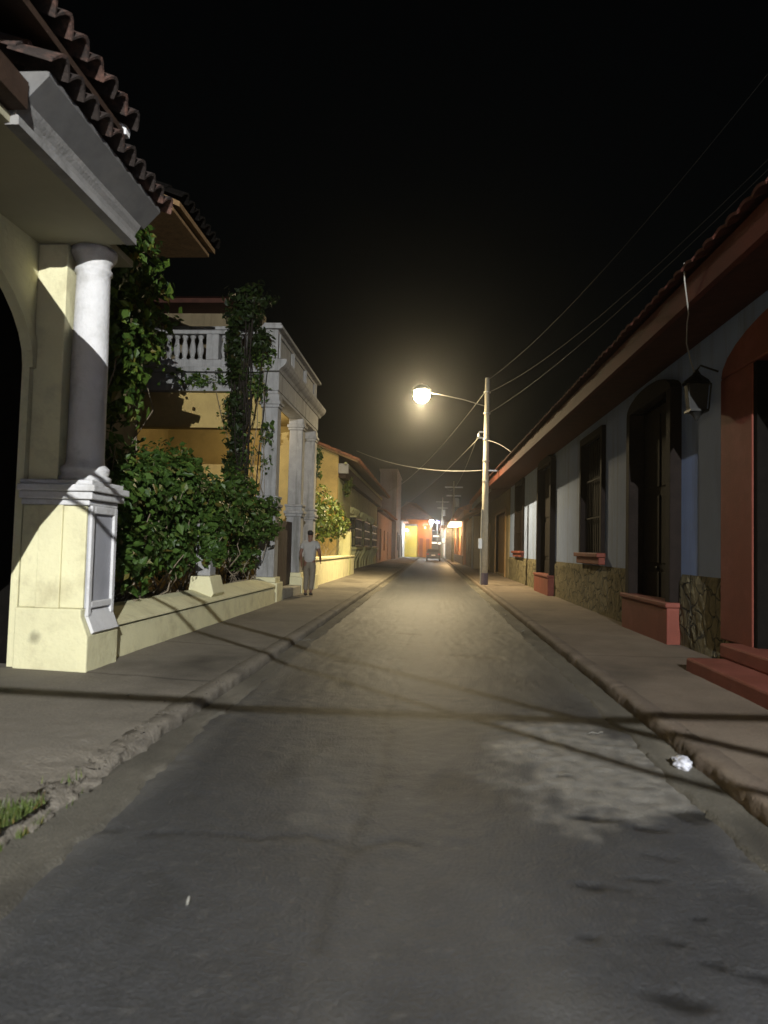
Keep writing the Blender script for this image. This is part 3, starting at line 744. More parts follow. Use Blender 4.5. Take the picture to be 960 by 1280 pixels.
def dark_door(a, b, zt, pier=True):
    z0 = .25
    s = MB().box(BX - .17, BX + .2, a - .2, a + .012, .74, zt).box(BX - .17, BX + .2, b - .012, b + .2, .74, zt)
    arch = [((a + b) / 2 + ((b - a) / 2 + .2) * math.cos(math.pi * k / 12), zt + .30 * math.sin(math.pi * k / 12)) for k in range(13)]
    s.prism(arch, 'X', BX - .17, BX + .2)
    so = s.build('door_surround', MT['darkwood'], bh, .012)
    d = MB().box(BX + .10, BX + .16, a, b, z0, zt)
    mid = (a + b) / 2
    for p, q in ((a + .08, mid - .06), (mid + .06, b - .08)):
        for za, zb in ((z0 + .15, 1.2), (1.35, 2.5), (2.65, zt - .15)): d.box(BX + .075, BX + .0995, p, q, za, zb)
    do = d.build('door', MT['darkwood'], bh, .008)
    MB().lathe(BX + .06, mid + .1, [(.01, 1.22), (.03, 1.24), (.03, 1.28), (.01, 1.3)], 10).build('handle', MT['iron'], do)
    MB().box(BX - .22, BX + .3, a - .24, b + .24, .1, .70).box(BX - .25, BX + .3, a - .27, b + .27, .70, .78).build('door_step', MT['red'], bh, .02)
dark_door(22.5, 25.0, 4.3); dark_door(11.35, 13.45, 4.05)
def dark_window(a, b, zt):
    s = MB().box(BX - .09, BX + .2, a - .14, a + .012, 1.5, zt).box(BX - .09, BX + .2, b - .012, b + .14, 1.5, zt).box(BX - .09, BX + .2, a - .14, b + .14, zt, zt + .16)
    w = MB().box(BX + .12, BX + .16, a, b, 1.5, zt)
    n = 11
    for k in range(n):
        y = a + (b - a) * (k + .5) / n; w.box(BX + .03, BX + .05, y - .012, y + .012, 1.5, zt)
    for z in (2.3, 3.2): w.box(BX + .028, BX + .053, a, b, z, z + .04)
    wo = w.build('window', MT['darkwood'], bh)
    s.build('window_frame', MT['darkwood'], wo, .01)
    MB().box(BX - .20, BX + .2, a - .22, b + .22, 1.40, 1.499).box(BX - .14, BX + .02, a - .16, b + .16, 1.24, 1.40).build('sill', MT['red'], wo, .02)
dark_window(29.9, 32.5, 4.35); dark_window(16.1, 18.2, 4.15)
# red framed doorway with steps, nearest
for a, b in ((8.5, 9.42), (5.4, 6.3)): MB().box(BX - .10, BX + .3, a, b, .45, 3.75).build('door_jamb', MT['red'], bh, .02)
aa = [(7.4 + 2.02 * math.cos(math.pi * k / 14), 3.75 + .55 * math.sin(math.pi * k / 14)) for k in range(15)]
MB().prism(aa, 'X', BX - .10, BX + .3).build('door_head', MT['red'], bh, .02)
MB().box(BX - .085, BX + .345, 8.40, 8.497, .47, 3.74).build('reveal_shade_strip', MT['void'], bh)  # added black strip covers the lamplit reveal, painting it as shade
d = MB().box(BX + .36, BX + .42, 6.3, 8.5, .25, 3.9)
for p, q in ((6.4, 7.33), (7.47, 8.4)):
    for za, zb in ((.5, 1.3), (1.5, 2.6), (2.8, 3.7)): d.box(BX + .335, BX + .359, p, q, za, zb)
d.build('door', MT['darkwood'], bh, .008)
MB().box(3.0, BX + .5, 5.3, 8.75, .08, .30).box(3.42, BX + .5, 5.35, 8.85, .30, .47).build('doorstep', MT['red'], bh, .025)
MB().box(BX + .16, BX + .2, -.5, 1.5, .25, 3.9).build('side_door', MT['darkwood'], bh)
# eave: soffit boards, rafters, fascia, tiles
MB().prism([(BX + .5, 4.60), (BX + .5, 4.67), (2.78, 4.53), (2.78, 4.46)], 'Y', -12, 35.25).build('soffit', MT['soffit'], bh)
MB().box(2.70, 2.775, -12, 35.3, 4.38, 4.68).build('fascia', mat('red_brown_fascia', (.10, .026, .015), .25, 3, .75, .25, 30, stain=(.04, .02, .014), stain_scale=1.5, stain_amt=.6), bh)
tile_roof('tiles', MT['darktile'], bh, (2.60, 4.70), (8.0, 7.1), -12, 35.4, rows=9, pitch=.28, amp=.014)
MB().prism([(2.78, 4.75), (8.0, 7.2), (8.0, 4.75)], 'Y', -12, 35.2).build('roof_space', MT['darkwood'], bh)

for ch in bh.children:
    if ch.name.split('.')[0] in ('tiles', 'fascia', 'soffit', 'rafter', 'roof_space'):
        for v in ch.data.vertices:      # the eave runs slightly askew to the facade
            X_, Y_ = v.co.x + bh.location.x, v.co.y + bh.location.y
            v.co.x += .0145 * (20 - Y_) * max(0, min(1, (4.4 - X_) / 1.5))
# wall lantern and its wire
lt = thing('wall_lantern', (3.5, 9.72, 3.6), 'black wall lantern, unlit, hung beside the red door jamb under the eave', 'lantern')
lx, ly, lz = 3.46, 9.72, 3.42
MB().prism([(lx - .10, lz), (lx + .10, lz), (lx + .13, lz + .34), (lx - .13, lz + .34)], 'Y', ly - .09, ly + .09).build('glass', mat('frosted_glass', (.02, .02, .019), .05, 5, .7, 0), lt)
MB().box(lx - .12, lx + .12, ly - .12, ly + .12, lz - .03, lz - .001).lathe(lx, ly, [(.19, lz + .345), (.16, lz + .39), (.06, lz + .47), (.02, lz + .54)], 8).tube([(lx - .12, ly - .11, lz), (lx - .15, ly - .11, lz + .34)], .012, 5).tube([(lx + .12, ly - .11, lz), (lx + .15, ly - .11, lz + .34)], .012, 5).lathe(lx, ly, [(.10, lz - .03), (.05, lz - .08), (.015, lz - .14)][::-1], 8).build('cage', MT['iron'], lt)
MB().tube([(lx, ly, lz + .53), (lx + .05, ly, lz + .60), (BX - .01, ly, lz + .52)], .014, 6).build('bracket', MT['iron'], lt)
tag(MB().tube([(2.78, 8.2, 4.80), (2.80, 8.25, 4.62), (2.85, 8.3, 4.36), (2.95, 8.55, 4.33), (3.02, 8.8, 4.30), (3.15, 9.2, 4.17), (3.30, 9.5, 4.04), (3.38, 9.63, 3.96), (3.42, 9.70, 3.93), (3.46, 9.72, 3.96)], .008, 6).build('lantern_wire', MT['wire'], None, smooth=True), 'pale loose wire drooping from the eave down to the wall lantern', 'cable')

# RIGHT 2: brown house with plank door
nh = thing('brown_house', (6, 43, .15), 'plain brown house with tall plank door behind the street pole', 'house')
mb = MB(); wall_open(mb, 3.72, 4.2, 35.45, 51, .05, 4.7, [(37, 42.5, .25, 3.5), (46.5, 48.3, .25, 3.3)]); mb.build('wall', MT['brownwall'], nh)
dd = MB()
for k in range(20): 
    y = 37 + k * .275; dd.box(3.86, 3.90 + .01 * (k % 2), y, y + .262, .25, 3.5)
dd.build('door', MT['oldwood'], nh)
MB().box(3.66, 3.9, 36.75, 37, .1, 3.7).box(3.66, 3.9, 42.5, 42.75, .1, 3.7).box(3.66, 3.9, 37, 42.5, 3.5, 3.7).build('door_frame', MT['oldwood'], nh, .02)
MB().box(3.86, 3.92, 46.5, 48.3, .25, 3.3).build('side_door', MT['wood'], nh)
MB().box(4.3, 9, 35.45, 51, .05, 4.6).build('rooms', MT['wood'], nh)
MB().prism([(4.25, 4.58), (4.25, 4.66), (2.84, 4.52), (2.84, 4.45)], 'Y', 35.45, 51.2).build('soffit', MT['soffit'], nh)
MB().box(2.76, 2.835, 35.45, 51.3, 4.40, 4.70).build('fascia', MT['oldwhite'], nh)
tile_roof('tiles', MT['tile'], nh, (2.62, 4.75), (8, 7.2), 35.5, 51.4, rows=8, pitch=.32)

# RIGHT 3: tan house, 4: shop with lit canopy
ta = thing('tan_house', (5, 56.5, .15), 'low tan rendered house between the brown house and the lit shop', 'house')
mb = MB(); wall_open(mb, 2.95, 3.4, 51.6, 63, .05, 3.9, [(54, 55.6, .25, 2.9), (58.5, 60.3, 1.1, 2.9)]); mb.build('wall', MT['brownwall'], ta)
MB().box(3.1, 3.15, 54, 55.6, .25, 2.9).build('door', MT['wood'], ta)
MB().box(3.1, 3.15, 58.5, 60.3, 1.1, 2.9).build('window', MT['wood'], ta)
MB().box(3.45, 8, 51.6, 63, .05, 3.85).build('rooms', MT['wood'], ta)
tile_roof('tiles', MT['tile'], ta, (2.45, 3.95), (7, 6.2), 51.5, 63.1, rows=6, pitch=.35)
MB().tube([(2.90, 52.2, .1), (2.90, 52.2, 3.9)], .05, 8).build('drainpipe', MT['steel'], ta)
MB().tube([(2.90, 53.0, .1), (2.90, 53.0, 3.9)], .04, 8).build('drainpipe', MT['steel'], ta)
shp = thing('corner_shop', (5, 80, .15), 'terracotta shop front under a long glowing light canopy', 'shop')
mb = MB(); wall_open(mb, 2.75, 3.2, 64, 100, .05, 5.0, [(68, 70, .25, 2.8), (74, 78, .8, 2.8), (83, 86, .25, 2.8), (91, 95, .8, 2.8)]); mb.build('wall', MT['shopbrick'], shp)
for a, b, z in ((68, 70, .25), (83, 86, .25)): MB().box(2.9, 2.96, a, b, z, 2.8).build('door', MT['wood'], shp)
for a, b in ((74, 78), (91, 95)): MB().box(2.9, 2.96, a, b, .8, 2.8).build('window', MT['glass'], shp)
MB().box(2.70, 2.749, 64, 100, .1, .95).build('dark_base', MT['wood'], shp)
MB().box(3.25, 9, 64, 100, .05, 4.9).build('rooms', MT['wood'], shp)
MB().prism([(2.2, 5.02), (2.2, 5.12), (6, 6.6), (9, 5.2), (9, 5.02)], 'Y', 63.8, 100.2).build('roof', MT['tile'], shp)
MB().prism([(66.0, 3.62), (66.0, 4.05), (78, 4.05), (78, 3.85)], 'X', 1.62, 2.66).build('light_canopy', emis('canopy_glow', (1, .80, .50), 2.6), shp)
MB().box(1.50, 2.74, 65.9, 78.1, 4.055, 4.14).build('canopy_top', MT['greywall'], shp)
shf = thing('far_shop', (3, 122, .15), 'small pale shop front far down the right side beyond the car', 'shop')
MB().box(1.9, 9, 104, 138, .05, 4.6).build('wall', MT['white'], shf)
MB().box(1.2, 9, 103.8, 138.2, 4.6, 4.9).build('roof', MT['tile'], shf)
MB().box(1.6, 1.89, 108, 128, 2.5, 3.1).build('sign_panel', emis('shop_panel_glow', (1, .86, .66), .9), shf)
MB().box(1.84, 1.899, 109, 114, .5, 2.3).build('window', emis('shop_window_glow', (1, .75, .5), .7), shf)
ef = thing('end_building', (2, 150, .15), 'dim grey building closing the far end of the street', 'building')
MB().box(-14, 14, 150, 156, .0, 5.2).build('wall', MT['greywall'], ef)
MB().prism([(149.3, 5.2), (157, 5.2), (153, 7.5)], 'X', -14.5, 14.5).build('roof', MT['tile'], ef)
for xx, za, zb in ((-.2, 2.6, 2.9), (1.2, 2.5, 2.8), (.2, 4.0, 4.25), (2.4, .8, 3.0)): MB().box(xx, xx + 1.2, 149.93, 149.999, za, zb).build('window', emis('far_window', (1, .9, .72), 2.5), ef)

# left neighbour behind the camera, with an added block shaped to shade the gateway
nb = thing('shade_block_house', (-5, -5, .15), 'ochre house behind the viewpoint with an added shading block over the pavement', 'house')
MB().box(-9, -4.25, -14, 1.05, .05, 5.4).build('wall', MT['yellow'], nb)
SHADE_BLOCK = MB().prism([(-2.0, 3.0), (1.15, 3.0), (1.60, 3.18), (2.10, 3.26), (2.75, 3.36), (2.95, 3.42), (2.95, 4.14), (2.20, 4.48), (1.03, 5.20), (0.5, 5.52), (-2.0, 5.52)], 'X', -2.7, -2.0)
SHADE_BLOCK.build('shade_block', MT['wood'], nb)
MB().box(-4.25, -2.701, -1.9, .9, 3.0, 3.15).build('shade_block_floor', MT['wood'], nb)
tile_roof('tiles', MT['tile'], nb, (-3.6, 5.4), (-6.6, 6.8), -14, 1.1, rows=6)

# ------------------------------------------------------------------ poles, lamps, cables
def utility_pole(x, y, h, label, detail=True, r0=.15, r1=.09):
    p = thing('utility_pole', (x, y, .13), label, 'utility pole', 'concrete utility poles')
    MB().tube([(x, y, .1), (x, y, h * .5), (x, y, h)], [r0, (r0 + r1) / 2, r1], 18).build('shaft', MT['concrete'], p, 0, True)
    if detail:
        for z in (4.2, 5.0, 5.85, 6.9, 7.75):
            MB().lathe(x, y, [(r0 - .005, z), (r0 - .005, z + .05)], 18).build('strap', MT['steel'], p)
        MB().tube([(x - .13, y - .09, .1), (x - .15, y - .08, 1.5), (x - .13, y - .09, 3.1)], .03, 8).build('conduit', MT['steel'], p)
        MB().box(x - .26, x - .10, y - .2, y - .06, 1.55, 1.95).build('meter_box', MT['steel'], p, .01)
        MB().box(x - .30, x + .02, y - .03, y + .03, 5.92, 5.98).box(x - .30, x + .02, y - .03, y + .03, 6.15, 6.21).build('bracket', MT['steel'], p)
        MB().lathe(x - .30, y, [(.02, 5.98), (.05, 6.0), (.05, 6.04), (.03, 6.06), (.05, 6.08), (.02, 6.12)], 10).build('insulator', MT['white'], p, 0, True)
        MB().box(x - .02, x + .95, y - .03, y + .03, 4.62, 4.67).build('side_arm', MT['steel'], p)
        MB().lathe(x, y, [(r0 + .012, .13), (r0 + .01, .6)], 18).build('base_band', mat('dark_pole_paint', (.10, .08, .10), .3, 6, .8, .2), p)
    return p
PXp, PYp = 2.06, 28.6
utility_pole(PXp, PYp, 8.35, 'tall grey concrete utility pole at the right kerb carrying the bright lamp arm')
utility_pole(2.1, -9.6, 8.2, 'concrete utility pole at the right kerb behind the viewpoint', True)
def far_pole(x, y, h, label):
    p = thing('utility_pole', (x, y, .13), label, 'utility pole', 'concrete utility poles')
    MB().tube([(x, y, .1), (x, y, h)], [.17, .1], 12).build('shaft', MT['concrete'], p, 0, True)
    MB().box(x - 1.0, x + 1.0, y - .06, y + .06, h - .75, h - .6).box(x - .8, x + .8, y - .06, y + .06, h - 1.7, h - 1.55).build('crossarm', MT['steel'], p)
    MB().lathe(x + .35, y - .3, [(.25, h - 2.9), (.28, h - 2.8), (.28, h - 2.0), (.2, h - 1.9)], 14).build('transformer', MT['steel'], p)
far_pole(2.3, 80.5, 9.1, 'far utility pole with crossarms and transformer near the lit shop')
far_pole(1.5, 112, 9.5, 'farthest utility pole with crossarms beyond the parked car')

def street_lamp(lx, ly, lz, px, py, label, col, power, lens_r, emit, rad, hz=None):
    s = thing('street_lamp', (px, py, lz), label, 'street lamp', 'street lamps on pole arms')
    dx = px - lx
    MB().tube([(px, py, lz - .42), (px - dx * .35, py + (ly - py) * .35, lz - .16), (px - dx * .75, py + (ly - py) * .75, lz + .05), (lx + .15 * (1 if dx > 0 else -1), ly, lz + .10)], .022, 8).build('arm', MT['wire'], s, 0, True)
    hz0 = lz + (lens_r * .55 if power == 0 else 0)
    MB().lathe(lx, ly, [(lens_r * 1.1, hz0), (lens_r * 1.05, hz0 + .08), (lens_r * .7, hz0 + .2), (.05, hz0 + .26)], 20).build('housing', MT['steel'], s, 0, True)
    if power == 0:
        MB().lathe(lx, ly, [(lens_r * math.sin(math.pi * k / 18) + .003, lz - lens_r * math.cos(math.pi * k / 18)) for k in range(19)], 28).build('lens', emis('globe_glow', col, emit), s, 0, True)
        ld = bpy.data.lights.new('lamp_light', 'SPOT'); ld.energy = SPOT; ld.color = col; ld.shadow_soft_size = rad
        ld.spot_size = R(176); ld.spot_blend = 1
        lo = bpy.data.objects.new('lamp_light', ld); COL.objects.link(lo); lo.parent = s
        lo.location = (lx - px, ly - py, -lens_r - .065)
        return s
    MB().lathe(lx, ly, [(.02, lz - lens_r * 1.0), (lens_r * .55, lz - lens_r * .86), (lens_r * .85, lz - lens_r * .55), (lens_r, lz - .02)], 20).build('lens', emis(label.split()[0] + '_lens_glow', col, emit), s, 0, True)
    ld = bpy.data.lights.new('lamp_light', 'POINT'); ld.energy = power; ld.color = col; ld.shadow_soft_size = rad
    lo = bpy.data.objects.new('lamp_light', ld); COL.objects.link(lo); lo.location = (lx - px, ly - py, -lens_r * 1.0 - rad - .04)
    lo.parent = s
    return s
GLOBE = 260; SPOT = 6200; LAMP2 = 16500
street_lamp(-.54, 28.5, 7.62, PXp, PYp, 'glowing yellow street lamp on a long arm over the road', (1, .80, .46), 0, .32, GLOBE, .055)
street_lamp(1.95, -9, 6.43, 2.1, -9.6, 'white street lamp on a short arm behind the viewpoint', (.97, .985, 1.0), LAMP2, .16, 60, .012)

def small_light(parent, loc, col, power, rad):
    ld = bpy.data.lights.new('lamp_light', 'POINT'); ld.energy = power; ld.color = col; ld.shadow_soft_size = rad
    lo = bpy.data.objects.new('lamp_light', ld); COL.objects.link(lo)
    lo.parent = parent; lo.location = Vector(loc) - OFF[parent.name]
small_light(th, (-5.1, 19.6, 4.8), (1, .84, .58), 48, .1)
# far lamps
wl = thing('wall_lamp', (-3.9, 105, 4.2), 'white wall lamp on the white corner house', 'lamp')
MB().box(-4.249, -3.7, 104.95, 105.05, 4.25, 4.32).build('arm', MT['steel'], wl)
MB().lathe(-3.75, 105, [(.05, 3.98), (.2, 4.05), (.22, 4.2), (.1, 4.24)], 14).build('shade', emis('white_wall_glow', (.95, 1, .95), 60), wl, 0, True)
small_light(wl, (-3.6, 104.6, 3.6), (.95, 1, .95), 650, .2)
def far_lamp(x, y, z, label, col, emit, w, power):
    s = thing('lamp_post', (x + .9, y, .13), label, 'street lamp', 'lamps at the far end of the street')
    MB().tube([(x + .9, y, .1), (x + .9, y, z + .3), (x + .3, y, z + .25)], .05, 8).build('post', MT['steel'], s)
    MB().box(x - w, x + w, y - .25, y + .25, z - .18, z + .18).build('lamp_head', emis(label.split()[0] + '_far_glow', col, emit), s, .05)
    small_light(s, (x, y, z - .6), col, power, .3)
far_lamp(-.15, 110, 5.65, 'cold white lamp hanging over the far street', (.9, .97, 1), 14, .34, 1000)
far_lamp(.80, 110.5, 5.6, 'small violet blue lamp beside the cold white one', (.10, .06, 1), 5, .26, 40)
small_light(shp, (1.9, 72, 3.2), (1, .66, .30), 650, .3)
small_light(shp, (1.9, 86, 3.2), (1, .66, .30), 650, .3)
small_light(shf, (.6, 116, 3.2), (1, .8, .5), 110, .3)
small_light(fy, (-2.0, 108.5, 3.6), (1, .86, .6), 75, .3)  # added point light without a fixture, brightens the yellow front

for a_ in small_lights_later: small_light(*a_)
PT = Vector((PXp, PYp, 0))
def P_(z, dx=0): return (PXp + dx, PYp, z)
cable('bright thin cable sagging from the lime house eave to the street pole', (-3.9, 36.0, 6.35), P_(4.65, -.15), .35, .012)
cable('twisted cable dropping from the pole past the lamp towards the far left roofs', P_(7.75, -.1), (-4.2, 62.5, 6.3), .7, .016, n=60)
cable('slack cable from the pole bracket to the pink house eave', P_(5.95, -.3), (-4.2, 70, 5.0), .5, .011)
cable('thin cable from the pole bracket to the far pole crossarm', P_(6.15, -.3), (1.4, 80.5, 8.5), 1.2, .010)
cable('highest cable running from the pole top over the blue house roof', P_(8.25), (6.4, 4.0, 10.5), .9, .007, 'blackwire')
cable('middle cable running from the pole over the blue house roof', P_(7.75), (6.6, 3.0, 9.0), 1.0, .007, 'blackwire')
cable('lower cable running from the pole strap over the blue house roof', P_(6.9), (6.2, 2.0, 8.3), .7, .007, 'blackwire')
cable('short drop wire from the pole to the blue house eave', P_(5.85), (3.0, 26.5, 4.95), -.12, .012)
cable('straight cable crossing the street behind the viewpoint', (-4.25, -4.93, 4.8), (2.69, -4.93, 4.62), .10, .014)
cable('oblique cable crossing the street behind the viewpoint', (-2.0, -.45, 4.68), (2.69, -5.97, 4.6), .03, .012)
cable('second oblique cable crossing the street behind the viewpoint', (-2.0, -.85, 4.68), (2.69, -6.30, 4.6), .03, .009)
mast = thing('service_mast', (6.3, 3.0, 6.4), 'steel service mast on the blue house roof holding cables', 'mast')
MB().tube([(6.4, 3.4, 6.2), (6.4, 3.4, 10.6)], .04, 8).build('tube', MT['steel'], mast)

# ------------------------------------------------------------------ planting
plant('climbing_vine', 'leafy creeper hanging beside the white half column under the brown eave', 'creeper', (-4.6, 9.2, .3),
      [((-4.25, 8.75, 5.2), (.38, .6, .75), 1.2), ((-4.3, 9.1, 4.4), (.42, .75, .7), 1.3), ((-4.4, 9.7, 5.6), (.45, .9, .8), 1.0), ((-4.35, 9.8, 4.2), (.4, .8, .6), .9), ((-4.5, 10.4, 5.0), (.5, .9, .8), .7), ((-4.4, 9.0, 6.1), (.35, .6, .35), .35), ((-4.5, 9.6, 3.6), (.4, .7, .5), .7)], 7500, .13, 'leafdark', nst=12, seed=11)
plant('broad_shrub', 'big dark leafy shrub spilling over the wall beside the gateway pedestal', 'shrub', (-4.4, 9.4, .3),
      [((-4.15, 8.9, 1.9), (.45, .8, .55), 1.2), ((-4.2, 9.9, 2.1), (.5, 1.0, .6), 1.4), ((-4.5, 9.0, 2.5), (.6, .9, .5), 1.0), ((-3.95, 9.3, 1.3), (.35, .9, .5), .7), ((-4.5, 10.6, 2.4), (.6, 1, .5), 1), ((-4.9, 9.6, 1.7), (.3, 1.2, .9), 1.2), ((-4.7, 8.6, 3.1), (.4, .5, .4), .4)], 9500, .115, 'leaf', nst=46, seed=21, group='shrubs behind the garden wall')
plant('broad_shrub', 'rounded leafy shrub behind the middle post of the garden wall', 'shrub', (-4.4, 12.0, .3),
      [((-4.2, 11.4, 2.3), (.55, .9, .65), 1.2), ((-4.3, 12.6, 2.3), (.6, 1.0, .65), 1.3), ((-4.6, 12.0, 2.8), (.6, 1.0, .45), .8), ((-4.1, 13.4, 2.1), (.5, .8, .6), 1), ((-4.9, 12.2, 1.7), (.3, 1.3, .9), 1.2), ((-3.9, 12.3, 2.0), (.3, .6, .5), .7), ((-3.72, 12.1, 1.55), (.17, .45, .5), 1.3), ((-4.05, 11.0, 1.6), (.4, .6, .65), 1.3), ((-4.1, 11.2, 2.45), (.45, .7, .45), .9), ((-4.2, 12.8, 1.5), (.35, 1, .5), .5)], 12500, .115, 'leaf', nst=40, seed=22, group='shrubs behind the garden wall')
plant('broad_shrub', 'leafy shrub at the end of the garden wall leaning over the first portico column', 'shrub', (-4.4, 15.2, .3),
      [((-4.1, 14.6, 2.1), (.5, .9, .6), 1.2), ((-4.0, 15.7, 2.0), (.5, .8, .55), 1.2), ((-4.3, 15.2, 2.7), (.5, .9, .4), .7), ((-3.85, 16.2, 2.1), (.42, .6, .5), .9), ((-4.9, 15.2, 1.6), (.3, 1.2, .9), 1.0), ((-4.1, 15.4, 1.3), (.35, .8, .4), .4)], 8000, .12, 'leaf', nst=30, seed=23, group='shrubs behind the garden wall')
# dark mass of vines hanging in front of the terrace corner
plant('hanging_vine', 'dark loose mass of vines hanging over the white balustrade beside the first portico column', 'creeper', (-4.5, 16.3, .3),
      [((-4.5, 16.35, 6.9), (.5, .3, .45), 1.1), ((-4.35, 16.4, 7.3), (.6, .35, .35), .7), ((-4.62, 16.35, 6.1), (.34, .26, .6), 1.3), ((-4.62, 16.35, 5.2), (.30, .25, .7), 1.3), ((-4.60, 16.35, 4.2), (.28, .25, .7), 1.1), ((-4.58, 16.35, 3.3), (.3, .25, .6), .9), ((-4.15, 16.45, 6.3), (.3, .2, .5), .6)], 5200, .12, 'leafblack', nst=24, stem_r=.03, seed=61, twigm='darkbark')
plant('hanging_creeper', 'ragged creeper clinging to the first portico column and terrace corner', 'creeper', (-4.2, 16.75, .3),
      [((-4.05, 16.62, 5.9), (.30, .25, .5), 1), ((-4.25, 16.6, 5.2), (.35, .25, .4), 1), ((-4.7, 16.6, 4.6), (.5, .2, .55), .8), ((-3.98, 16.7, 4.0), (.2, .2, .8), .45), ((-5.6, 16.6, 5.4), (.8, .12, .3), .5), ((-4.4, 16.5, 3.6), (.3, .3, .8), .5)], 1700, .11, 'leafdark', nst=9, seed=31)
plant('column_creeper', 'thin creeper tuft on the last portico column', 'creeper', (-4.1, 22.9, .3),
      [((-3.75, 22.95, 4.4), (.18, .25, .35), 1), ((-3.8, 23.0, 3.9), (.2, .25, .3), .6)], 420, .11, 'leafdark', nst=3, seed=33)
plant('hedge_shrub', 'bright lamplit olive shrub above the yellow forecourt wall', 'shrub', (-4.6, 28, .3),
      [((-4.9, 25.6, 2.9), (.8, 1.3, .8), 1), ((-4.8, 28, 3.1), (.9, 1.6, .9), 1.3), ((-4.5, 30, 2.8), (.8, 1.4, .8), 1.2), ((-4.3, 31.6, 2.5), (.7, 1.1, .7), .9), ((-4.2, 27, 2.3), (.5, 1.5, .6), .7)], 6200, .16, 'leafolive', nst=22, seed=41)
plant('corner_creeper', 'small creeper hanging at the eave corner of the lime house', 'creeper', (-4.7, 38.6, .3),
      [((-4.55, 38.5, 5.0), (.3, .8, .35), 1), ((-4.6, 38.0, 4.6), (.25, .5, .5), .8)], 500, .16, 'leafolive', nst=3, seed=43)
# grass at the broken kerb
gm = MB(); rg = random.Random(5)
for _ in range(2600):
    y = 3.15 + abs(rg.gauss(0, .32)) * (1 if rg.random() < .75 else -1); x = KL + .02 - abs(rg.gauss(0, .09)) + .05 * fbm(y * 3, 0, 2)
    if fbm(x * 4, y * 3, 17) < -.1: continue
    h = rg.uniform(.02, .07); a = rg.uniform(0, 6.28); l = rg.uniform(0, .04); z = .02 if x > KL else .115
    dx, dy = math.cos(a), math.sin(a); w = .004
    gm.add([(x - dy * w, y + dx * w, z), (x + dy * w, y - dx * w, z), (x + dx * l, y + dy * l, z + h)], [(0, 1, 2)])
gm.build('grass', MT['grass'], None, kind='stuff')
sw = MB(); rg = random.Random(9)
for _ in range(160):
    y = rg.uniform(3.4, 8.5); x = KL + rg.gauss(-.05, .08)
    s = rg.uniform(.003, .010); z = .02 if x > KL else .135
    sw.add([(x - s, y, z), (x, y - s * 1.2, z), (x + s, y + s * .3, z), (x, y, z + s * 1.1)], [(0, 1, 3), (1, 2, 3), (2, 0, 3)])
sw.build('rubble', MT['rubble'], None, kind='stuff')

# ------------------------------------------------------------------ litter
def crumple(name, label, cat, c, r, m, seed):
    bm = bmesh.new(); bmesh.ops.create_icosphere(bm, subdivisions=4, radius=1)
    for v in bm.verts:
        d = v.co.normalized(); k = 1 + .35 * noise.noise(d * 2 + Vector((seed, 0, 0))) + .16 * noise.noise(d * 4) + .05 * noise.noise(d * 9)
        v.co = Vector((d.x * r[0] * k, d.y * r[1] * k, max(-.02, d.z * r[2] * k + r[2] * .6)))
    me = bpy.data.meshes.new(name); bm.to_mesh(me); bm.free(); me.materials.append(m)
    me.polygons.foreach_set('use_smooth', [True] * len(me.polygons))
    o = bpy.data.objects.new(name, me); COL.objects.link(o); o.location = c
    return tag(o, label, cat)
crumple('plastic_bag', 'crumpled white plastic bag lying in the right gutter', 'litter', (1.76, 5.2, .03), (.062, .085, .045), MT['plastic'], 3)
def scrap(label, x, y, z, s, seed, a):
    rg = random.Random(seed); pts = []
    n = 6
    mb = MB()
    for i in range(n):
        t = i / (n - 1) - .5
        cx = x + math.cos(a) * t * s * 2; cyy = y + math.sin(a) * t * s * 2
        w = s * .11 * (1 - abs(t)) + .002
        zz = z + .012 + .02 * abs(math.sin(t * 5 + seed))
        mb.v += [(cx - math.sin(a) * w, cyy + math.cos(a) * w, zz), (cx + math.sin(a) * w, cyy - math.cos(a) * w, zz + .008)]
    for i in range(n - 1): mb.f.append((2 * i, 2 * i + 1, 2 * i + 3, 2 * i + 2))
    o = mb.build('paper_scrap', MT['paper'], None); md = o.modifiers.new('thick', 'SOLIDIFY'); md.thickness = .003
    return tag(o, label, 'litter', 'scraps of litter')
scrap('pale paper scrap on the left pavement', -2.62, 6.2, .135, .05, 1, 1.9)
scrap('thin curled white scrap on the open asphalt', -.96, 2.95, .014, .022, 2, 1.8)
scrap('bright scrap on the left kerb before the crossing cable shadow', -1.93, 11.0, .03, .1, 3, .4)
scrap('pale scrap in the right gutter below the far blue wall', 1.68, 16.5, .03, .12, 4, 1.2)
scrap('second pale scrap in the right gutter nearer the door step', 1.66, 13.2, .03, .1, 5, 1.2)
scrap('scrap of cardboard on the worn concrete patch', 1.35, 6.0, .02, .06, 6, .2)

# ------------------------------------------------------------------ person walking away on the left pavement
def skinned(name, joints, edges, root, m, parent, lvl=2):
    off = OFF[parent.name]
    names = list(joints); idx = {k: i for i, k in enumerate(names)}
    me = bpy.data.meshes.new(name)
    me.from_pydata([Vector(joints[k][0]) - off for k in names], [(idx[a], idx[b]) for a, b in edges], [])
    o = bpy.data.objects.new(name, me); COL.objects.link(o); o.parent = parent; OFF[o.name] = off
    md = o.modifiers.new('skin', 'SKIN'); md.use_smooth_shade = True
    sv = me.skin_vertices[0].data
    for k in names:
        r = joints[k][1]; sv[idx[k]].radius = r if isinstance(r, tuple) else (r, r); sv[idx[k]].use_root = (k == root)
    s = o.modifiers.new('sub', 'SUBSURF'); s.levels = lvl; s.render_levels = lvl
    me.materials.append(m)
    return o
px, py, pz = -3.28, 19.25, .165
pe = thing('person', (px, py, pz), 'person in white shirt and khaki trousers walking along the left pavement', 'person')
def q(x, y, z): return (px + x, py + y, pz + z)
